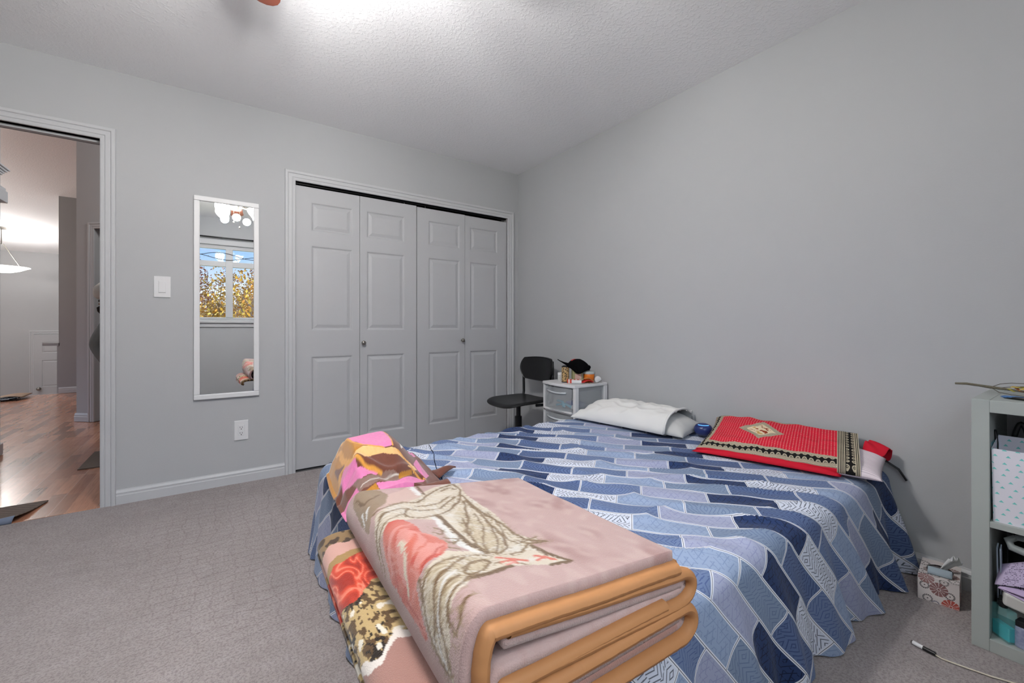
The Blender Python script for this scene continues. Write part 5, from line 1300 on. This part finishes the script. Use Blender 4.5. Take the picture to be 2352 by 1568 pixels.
sheet('page', [(-0.378,-3.0280,0.201),(-0.382,-3.16,0.160),(-0.345,-3.16,0.19),(-0.350,-3.030,0.204)], LIL, 0.003)
def text_mesh(body, size, M, mat, parent, name):
    cu = bpy.data.curves.new(name, 'FONT'); cu.body = body; cu.size = size; cu.extrude = 0.0002; cu.align_x = 'CENTER'; cu.align_y = 'CENTER'
    to = bpy.data.objects.new(name, cu); COL.objects.link(to)
    dg = bpy.context.evaluated_depsgraph_get(); me = bpy.data.meshes.new_from_object(to.evaluated_get(dg)); bpy.data.objects.remove(to)
    off = Vector(world_loc(parent))
    for v_ in me.vertices: v_.co = M @ v_.co - off
    me.materials.clear(); me.materials.append(mat); o = bpy.data.objects.new(name, me); COL.objects.link(o); o.parent = parent; return o
INK = plain('ink', rgb(40, 36, 52), 0.8)
Rt = Matrix(((0.15, -0.68, -0.72, 0), (-1, -0.1, -0.1, 0), (0, 0.72, -0.68, 0), (0, 0, 0, 1)))
text_mesh('TOT', 0.015, Matrix.Translation((-0.3725, -3.083, 0.2175)) @ Matrix(((0, -0.60, -0.80, 0), (-1, 0, 0, 0), (0, 0.80, -0.60, 0), (0,0,0,1))) @ Matrix.Rotation(PI, 4, 'Z'), INK, lp, 'lettering')
pk = MB(); pk.obox((-0.345, -3.11, 0.165), (0.030, 0.004, 0.006), (-0.004, 0.075, 0.014), (-0.004, -0.002, 0.022))
tag(pk.build('wipes_packet', plain('white_packet', rgb(214, 212, 208), 0.4, 0.4, bump=0.2, bscale=80), bevel=0.008, seg=3), 'puffy white plastic packet under the lilac booklet', 'packet')
m = MB(); m.obox((-0.29, -3.10, 0.112), (0.05, 0.0, 0.0), (0, 0.075, 0.012), (0, -0.002, 0.02))
tag(m.build('grey_box', plain('grey_card', rgb(150, 150, 146), 0.6), bevel=0.002), 'flat grey box beneath the white packet in the lower shelf', 'box')
m = MB(); m.box(-0.31, -0.30, -3.06, -3.018, 0.0395, 0.20); o = m.build('black_carton', plain('black_card', rgb(30, 32, 34), 0.5), bevel=0.001)
tag(o, 'slim black carton behind the teal perfume bottle', 'box')
# teal perfume bottle
g = G('teal_glass', 0.05, 0.6); g.color(rgb(150, 226, 226)); g.b.inputs['Alpha'].default_value = 0.25; TEALG = g.m
pf = thing('perfume_bottle', 'clear and teal glass perfume bottle with black cap in the lower shelf', 'perfume bottle', (-0.352, -3.037, 0.039))
Mp = Matrix.Translation((-0.352, -3.037, 0.039)) @ Matrix.Rotation(math.radians(48), 4, 'Z')
def rbox(hx, hy, z0_, z1_, n=6, k=0.35):
    poly = []
    for q, (sx, sy) in enumerate(((1,1),(-1,1),(-1,-1),(1,-1))):
        for t in range(n+1):
            w_ = (q + t/n)*PI/2; r_ = min(hx, hy)*k
            poly.append((sx*(hx-r_) + r_*math.cos(w_), sy*(hy-r_) + r_*math.sin(w_)))
    return MB().prism(poly, z0_, z1_)
rbox(0.029, 0.0125, 0.0, 0.098).xf(Mp).build('glass', TEALG, pf, bevel=0.004, seg=3)
rbox(0.0255, 0.009, 0.006, 0.046).xf(Mp).build('perfume', plain('teal_liquid', rgb(24, 176, 190), 0.1, 0.5), pf)
MB().lathe([(0.009, 0.098), (0.009, 0.104), (0.0125, 0.105), (0.0125, 0.118), (0.010, 0.120), (0.010, 0.130), (0.006, 0.132)], (0,0,0), 20).xf(Mp).build('cap', BLACKP, pf, smooth=True, angle=40)
p2 = thing('perfume_bottle', 'faceted smoky blue glass perfume bottle with wide black cap', 'perfume bottle', (-0.360, -3.088, 0.039))
M2 = Matrix.Translation((-0.358, -3.092, 0.039)) @ Matrix.Rotation(math.radians(78), 4, 'Z')
g = G('smoky_blue_glass', 0.06, 0.6); st = g.noise(90, 2, dist=1.0); g.color(g.mix(st, rgb(112, 120, 160), rgb(196, 202, 226))); g.b.inputs['Alpha'].default_value = 0.8
m = MB(); m.prism([(-0.030,-0.014),(-0.022,-0.020),(0.022,-0.020),(0.030,-0.014),(0.030,0.014),(0.022,0.020),(-0.022,0.020),(-0.030,0.014)], 0, 0.062)
m.xf(M2).build('glass', g.m, p2, bevel=0.003)
MB().obox((0, 0, 0.071), (0.028, 0, 0), (0, 0.017, 0), (0, 0, 0.009)).xf(M2).build('cap', plain('black_gloss', rgb(22, 22, 26), 0.3, 0.5), p2, bevel=0.002)

# dried branch and blue pen on top of the shelf
tb = thing('dried_branch', 'dried twig with curling stems and yellow green leaves on top of shelf', 'branch', (-0.20, -3.05, SZ))
m = MB()
st = [(-0.185, -2.908, 0.800), (-0.176, -2.935, 0.801), (-0.165, -2.965, 0.797), (-0.155, -2.988, 0.793), (-0.150, -3.02, 0.790), (-0.150, -3.06, 0.786), (-0.155, -3.12, 0.784), (-0.16, -3.20, 0.786)]
m.tube(st, [0.0035, 0.0042, 0.004, 0.0048, 0.004, 0.0035, 0.003, 0.002], 8)
m.build('stem', plain('grey_bark', rgb(112, 106, 92), 0.9, 0.1, var=0.3, scale=200), tb, smooth=True)
m = MB().tube([(-0.155, -2.992, 0.795), (-0.150, -3.01, 0.806), (-0.146, -3.035, 0.8115), (-0.144, -3.065, 0.812), (-0.145, -3.10, 0.806), (-0.15, -3.14, 0.79)], 0.0010, 6)
m.tube([(-0.155, -2.992, 0.790), (-0.175, -3.01, 0.780), (-0.20, -3.04, 0.7775), (-0.22, -3.08, 0.7765)], 0.0009, 6)
m.tube([(-0.152, -3.01, 0.793), (-0.150, -3.04, 0.800), (-0.148, -3.07, 0.803), (-0.15, -3.10, 0.797)], 0.0010, 6)
m.build('tendril', plain('brown_tendril', rgb(80, 68, 56), 0.9), tb, smooth=True)
rr = random.Random(4)
for k in range(12):
    c = Vector((-0.152 + rr.uniform(-.012, .012), -3.035 - k*0.008, 0.790 + rr.uniform(-.003, .010))); a_ = Vector((rr.uniform(-.3,.3), -1, rr.uniform(-.5,.5))).normalized(); b_ = a_.orthogonal().normalized()
    L_ = rr.uniform(0.010, 0.017); w_ = L_*0.3
    m = MB(); m.grid(lambda i, j: c + a_*L_*(i/6*2-1) + b_*w_*(j/2*2-1)*math.sin(PI*(i+0.2)/6.4) + Vector((0,0,0.002))*math.sin(i), 6, 2)
    m.build('leaf', plain('dry_leaf', (rgb(158, 150, 70), rgb(184, 160, 84), rgb(150, 84, 52))[k % 3], 0.8), tb, smooth=True, solid=0.0006)
pnb = thing('blue_pen', 'blue and black pen lying on the shelf top in front of twig', 'pen', (-0.315, -3.075, SZ))
MB().tube([(-0.300, -3.026, SZ+0.0055), (-0.3035, -3.034, SZ+0.0055)], [0.0012, 0.0045], 12).tube([(-0.3035, -3.034, SZ+0.0056), (-0.312, -3.055, SZ+0.0056), (-0.345, -3.145, SZ+0.0056)], [0.0046, 0.0055, 0.0055], 12).build('barrel', plain('blue_barrel', rgb(76, 116, 168), 0.35, 0.5), pnb, smooth=True)
MB().tube([(-0.3038, -3.0345, SZ+0.0044), (-0.314, -3.058, SZ+0.0050), (-0.347, -3.145, SZ+0.0050)], [0.0040, 0.0055, 0.0055], 10).build('grip', BLACKP, pnb, smooth=True)

# ------------------------------------------------------------------ tissue box on the carpet
tx = thing('tissue_box', 'floral tissue box with a tissue pulled up on carpet beside bed', 'tissue box', (-0.20, -2.87, 0))
# base corners in plan: near face runs from the bed side to the shelf side
Tq = [Vector((-0.216, -2.816)), Vector((-0.200, -2.921)), Vector((-0.036, -2.902)), Vector((-0.048, -2.797))]
g = G('floral_card', 0.6, 0.2)
u, v = g.uv(); fz = g.noise(330, 2); colr = rgb(216, 208, 206)
for cx_, cy_, R_, kind, c_ in ((.018,.056,.0135,0,rgb(52,46,50)), (.083,.040,.0135,0,rgb(52,46,50)), (.026,.011,.014,0,rgb(60,54,60)), (.068,.084,.013,0,rgb(96,92,92)), (.055,.053,.024,1,rgb(132,86,86)), (.085,.004,.024,1,rgb(178,66,50)),
        (.022,.086,.022,1,rgb(150,108,106)), (.012,.125,.02,0,rgb(80,74,74)), (.095,.110,.018,0,rgb(104,100,98)), (.03,.155,.018,1,rgb(140,120,116)), (.088,.150,.02,1,rgb(128,92,88)), (.055,.185,.02,1,rgb(110,92,86)), (.012,.205,.02,0,rgb(90,84,80)), (.092,.205,.018,1,rgb(140,116,110)), (.045,.118,.014,0,rgb(110,104,104)), (.047,.000,.010,0,rgb(60,66,100))):
    du = u - cx_; dv = v - cy_; rr_ = ((du*du + dv*dv)._m('SQRT')) / R_; th = g.math('ARCTAN2', dv, du)
    pk_ = ((th * (6.0 if kind else 8.0)).sin().ab() * 0.6 + fz * 0.5)
    mk = (pk_.gt(0.42 if kind else 0.52) * rr_.gt(0.22 if kind else 0.66) * rr_.lt(1.0)).mx(rr_.lt(0.15))
    colr = g.mix(mk * 0.92, colr, c_)
g.color(colr); FLOR = g.m
m = MB(); hb = 0.088; b0 = [(*p, 0.0) for p in Tq]; b1 = [(*p, hb) for p in Tq]
for k in range(4):
    i_ = len(m.v); w_ = (Tq[(k+1)%4] - Tq[k]).length; m.quad(b0[k], b0[(k+1)%4], b1[(k+1)%4], b1[k]); m.uv.update({i_: (0, 0), i_+1: (w_, 0), i_+2: (w_, hb), i_+3: (0, hb)})
m.quad(*b0[::-1])
cen = sum((Vector(p) for p in b1), Vector()) / 4; ex = (Vector(b1[3]) - Vector(b1[0])); ey = (Vector(b1[1]) - Vector(b1[0]))
K = 32; ring = []
for k in range(K):
    a_ = 2*PI*k/K; ring.append(cen + ex*0.30*math.cos(a_) + ey*0.34*math.sin(a_))
per_ = []
for k in range(K):
    a_ = 2*PI*(k)/K; c_, s_ = math.cos(a_), math.sin(a_); sc_ = 0.5/max(abs(c_), abs(s_)); per_.append(cen + ex*sc_*c_ + ey*sc_*s_)
def tuv(p):
    d_ = p - Vector(b1[0]); return (d_.dot(ey)/ey.length, hb + d_.dot(ex)/ex.length)
for k in range(K):
    i_ = len(m.v); ps = (per_[k], per_[(k+1)%K], ring[(k+1)%K], ring[k]); m.quad(*ps)
    for q_ in range(4): m.uv[i_+q_] = tuv(ps[q_])
m.build('carton', FLOR, tx, solid=0.0012)
m = MB(); i_ = len(m.v); m.v += [tuple(p - Vector((0,0,0.004))) for p in ring]; m.f.append(tuple(range(K)))
m.build('opening_film', plain('clear_film', rgb(120, 118, 120), 0.2, 0.5), tx)
m = MB(); m.grid(lambda i, j: cen + ex*(-0.36 + 0.10*j/4 + 0.03*i/10) + ey*(-0.30 + 0.66*i/10)*0.9 + Vector((0, 0, 0.004 + 0.022*math.sin(PI*j/8))), 10, 4)
m.build('torn_flap', plain('blue_grey_flap', rgb(156, 170, 180), 0.6), tx, smooth=True, solid=0.001)
m = MB()
def tis(i, j):
    t = j/16; w_ = i/16*2-1
    c = cen + ex*(-0.06 + 0.05*t) + ey*(-0.02 + 0.42*t) + Vector((0, 0, -0.003 + 0.058*t - 0.008*t*t))
    sp_ = 0.007 + 0.040*t**0.8; wv_ = 0.012*math.sin(i*1.15 + t*2)*t
    return c + Vector((-0.65, 0.3, 0.25))*sp_*w_ + Vector((0.5, 0.2, 0.5))*wv_ + Vector((0,0,0.018))*(1-w_*w_)*t
m.grid(tis, 16, 16); g = G('tissue_paper', 0.9, 0.05); g.color(rgb(232, 232, 232)); m.build('tissue', g.m, tx, smooth=True, solid=0.0006)

# vape style pen with its thin cable on the carpet
vp = thing('stylus_pen', 'white and black pen lying on the carpet between bed and shelf', 'pen', (-0.55, -2.89, 0))
MB().tube([(-0.545, -2.869, 0.008), (-0.5505, -2.8935, 0.008)], 0.0060, 14).build('white_half', WPLAS, vp, smooth=True, angle=50)
MB().tube([(-0.5445, -2.865, 0.008), (-0.5452, -2.8697, 0.008)], [0.0046, 0.0056], 14).build('tip', plain('grey_tip', rgb(90, 84, 82), 0.4), vp, smooth=True)
MB().tube([(-0.5505, -2.8935, 0.008), (-0.5545, -2.922, 0.008)], [0.0062, 0.0058], 14).build('black_half', BLACKP, vp, smooth=True, angle=50)
m = MB().tube([(-0.5545, -2.921, 0.006), (-0.556, -2.935, 0.004), (-0.552, -2.955, 0.004), (-0.545, -2.985, 0.004), (-0.532, -3.03, 0.004), (-0.505, -3.09, 0.004), (-0.47, -3.16, 0.004), (-0.44, -3.25, 0.004)], 0.0022, 8)
tag(m.build('charging_cable', plain('cream_cable', rgb(214, 206, 188), 0.5), smooth=True), 'thin cream cable trailing over the carpet from the pen', 'cable')

# ------------------------------------------------------------------ light: daylight outside, portals at the windows
w = bpy.data.worlds.new('daylight'); sc.world = w; w.use_nodes = True
nt = w.node_tree; bg = nt.nodes['Background']
tc = nt.nodes.new('ShaderNodeTexCoord'); sp_ = nt.nodes.new('ShaderNodeSeparateXYZ'); nt.links.new(tc.outputs['Generated'], sp_.inputs[0])
rp_ = nt.nodes.new('ShaderNodeValToRGB'); cr_ = rp_.color_ramp
cr_.elements[0].position = 0.0; cr_.elements[0].color = (0.55, 0.53, 0.50, 1)
cr_.elements[1].position = 0.06; cr_.elements[1].color = (0.74, 0.80, 0.92, 1)
e_ = cr_.elements.new(0.16); e_.color = (0.27, 0.50, 0.88, 1)
e_ = cr_.elements.new(0.8); e_.color = (0.12, 0.30, 0.72, 1)
nt.links.new(sp_.outputs[2], rp_.inputs[0])
cl2 = nt.nodes.new('ShaderNodeTexNoise'); cl2.inputs['Scale'].default_value = 3.0; cl2.inputs['Detail'].default_value = 5
mp = nt.nodes.new('ShaderNodeMapping'); mp.inputs['Scale'].default_value = (1, 1, 4); nt.links.new(tc.outputs['Generated'], mp.inputs[0]); nt.links.new(mp.outputs[0], cl2.inputs['Vector'])
mr_ = nt.nodes.new('ShaderNodeMapRange'); mr_.inputs[1].default_value = 0.52; mr_.inputs[2].default_value = 0.72; nt.links.new(cl2.outputs['Fac'], mr_.inputs[0])
mxw = nt.nodes.new('ShaderNodeMix'); mxw.data_type = 'RGBA'; nt.links.new(mr_.outputs[0], mxw.inputs[0]); nt.links.new(rp_.outputs[0], mxw.inputs[6]); mxw.inputs[7].default_value = (0.92, 0.93, 0.95, 1)
nt.links.new(mxw.outputs[2], bg.inputs[0])
# unseen upper sky brightened as added room fill, deeper blue towards the horizon
hi = nt.nodes.new('ShaderNodeMapRange'); hi.interpolation_type = 'SMOOTHSTEP'; hi.inputs[1].default_value = 0.20; hi.inputs[2].default_value = 0.50
hi.inputs[3].default_value = 1.35; hi.inputs[4].default_value = 8.0; nt.links.new(sp_.outputs[2], hi.inputs[0]); nt.links.new(hi.outputs[0], bg.inputs[1])
mx3 = nt.nodes.new('ShaderNodeMix'); mx3.data_type = 'RGBA'; mh = nt.nodes.new('ShaderNodeMapRange'); mh.inputs[1].default_value = 0.20; mh.inputs[2].default_value = 0.50
nt.links.new(sp_.outputs[2], mh.inputs[0]); nt.links.new(mh.outputs[0], mx3.inputs[0]); nt.links.new(mxw.outputs[2], mx3.inputs[6]); mx3.inputs[7].default_value = (0.86, 0.92, 1.0, 1)
nt.links.new(mx3.outputs[2], bg.inputs[0])
def area(name, loc, rot, sx, sy, power=0, portal=False, col=(1, 1, 1)):
    l = bpy.data.lights.new(name, 'AREA'); l.shape = 'RECTANGLE'; l.size = sx; l.size_y = sy; l.energy = power; l.color = col
    if portal: l.cycles.is_portal = True
    o = bpy.data.objects.new(name, l); COL.objects.link(o); o.location = loc; o.rotation_euler = rot; return o
area('window_portal', ((WX0+WX1)/2, YF-0.02, (WZ0+WZ1)/2), (PI/2, 0, 0), WX1-WX0, WZ1-WZ0, portal=True)
area('hall_portal', (-8.15, 2.9, 1.4), (0, -PI/2, 0), 1.8, 3.4, portal=True)
s_ = bpy.data.lights.new('sun', 'SUN'); s_.energy = 1.0; s_.angle = 0.02; s_.color = (1, 0.94, 0.86)
so = bpy.data.objects.new('sun', s_); COL.objects.link(so); so.rotation_euler = (math.radians(-20), math.radians(48), 0)
def point(name, loc, power, r=0.05, col=(1, 0.95, 0.88)):
    l = bpy.data.lights.new(name, 'POINT'); l.energy = power; l.shadow_soft_size = r; l.color = col
    o = bpy.data.objects.new(name, l); COL.objects.link(o); o.location = loc; return o
point('hall_fill', (-6.3, 5.4, 2.0), 58, 0.15, (1, 0.98, 0.95)); point('hall_fill', (-2.75, 1.9, 2.5), 16, 0.12, (1, 0.98, 0.95))  # added fill lights without fixtures, out of view, to brighten the hall
point('pendant_bulb', (PX, PY, PZ_+0.22), 16, 0.07, (1, 0.97, 0.93))
for k in range(3):
    a_ = math.radians(90 + 120*k); point('fan_bulb', (FX + 0.11*math.cos(a_), FY + 0.11*math.sin(a_), 2.095), 20, 0.035, (1.0, 0.985, 0.96))


vs = sc.view_settings; vs.view_transform = 'Standard'; vs.look = 'None'; vs.gamma = 1.0; vs.use_curve_mapping = False
vs.exposure = 0.28
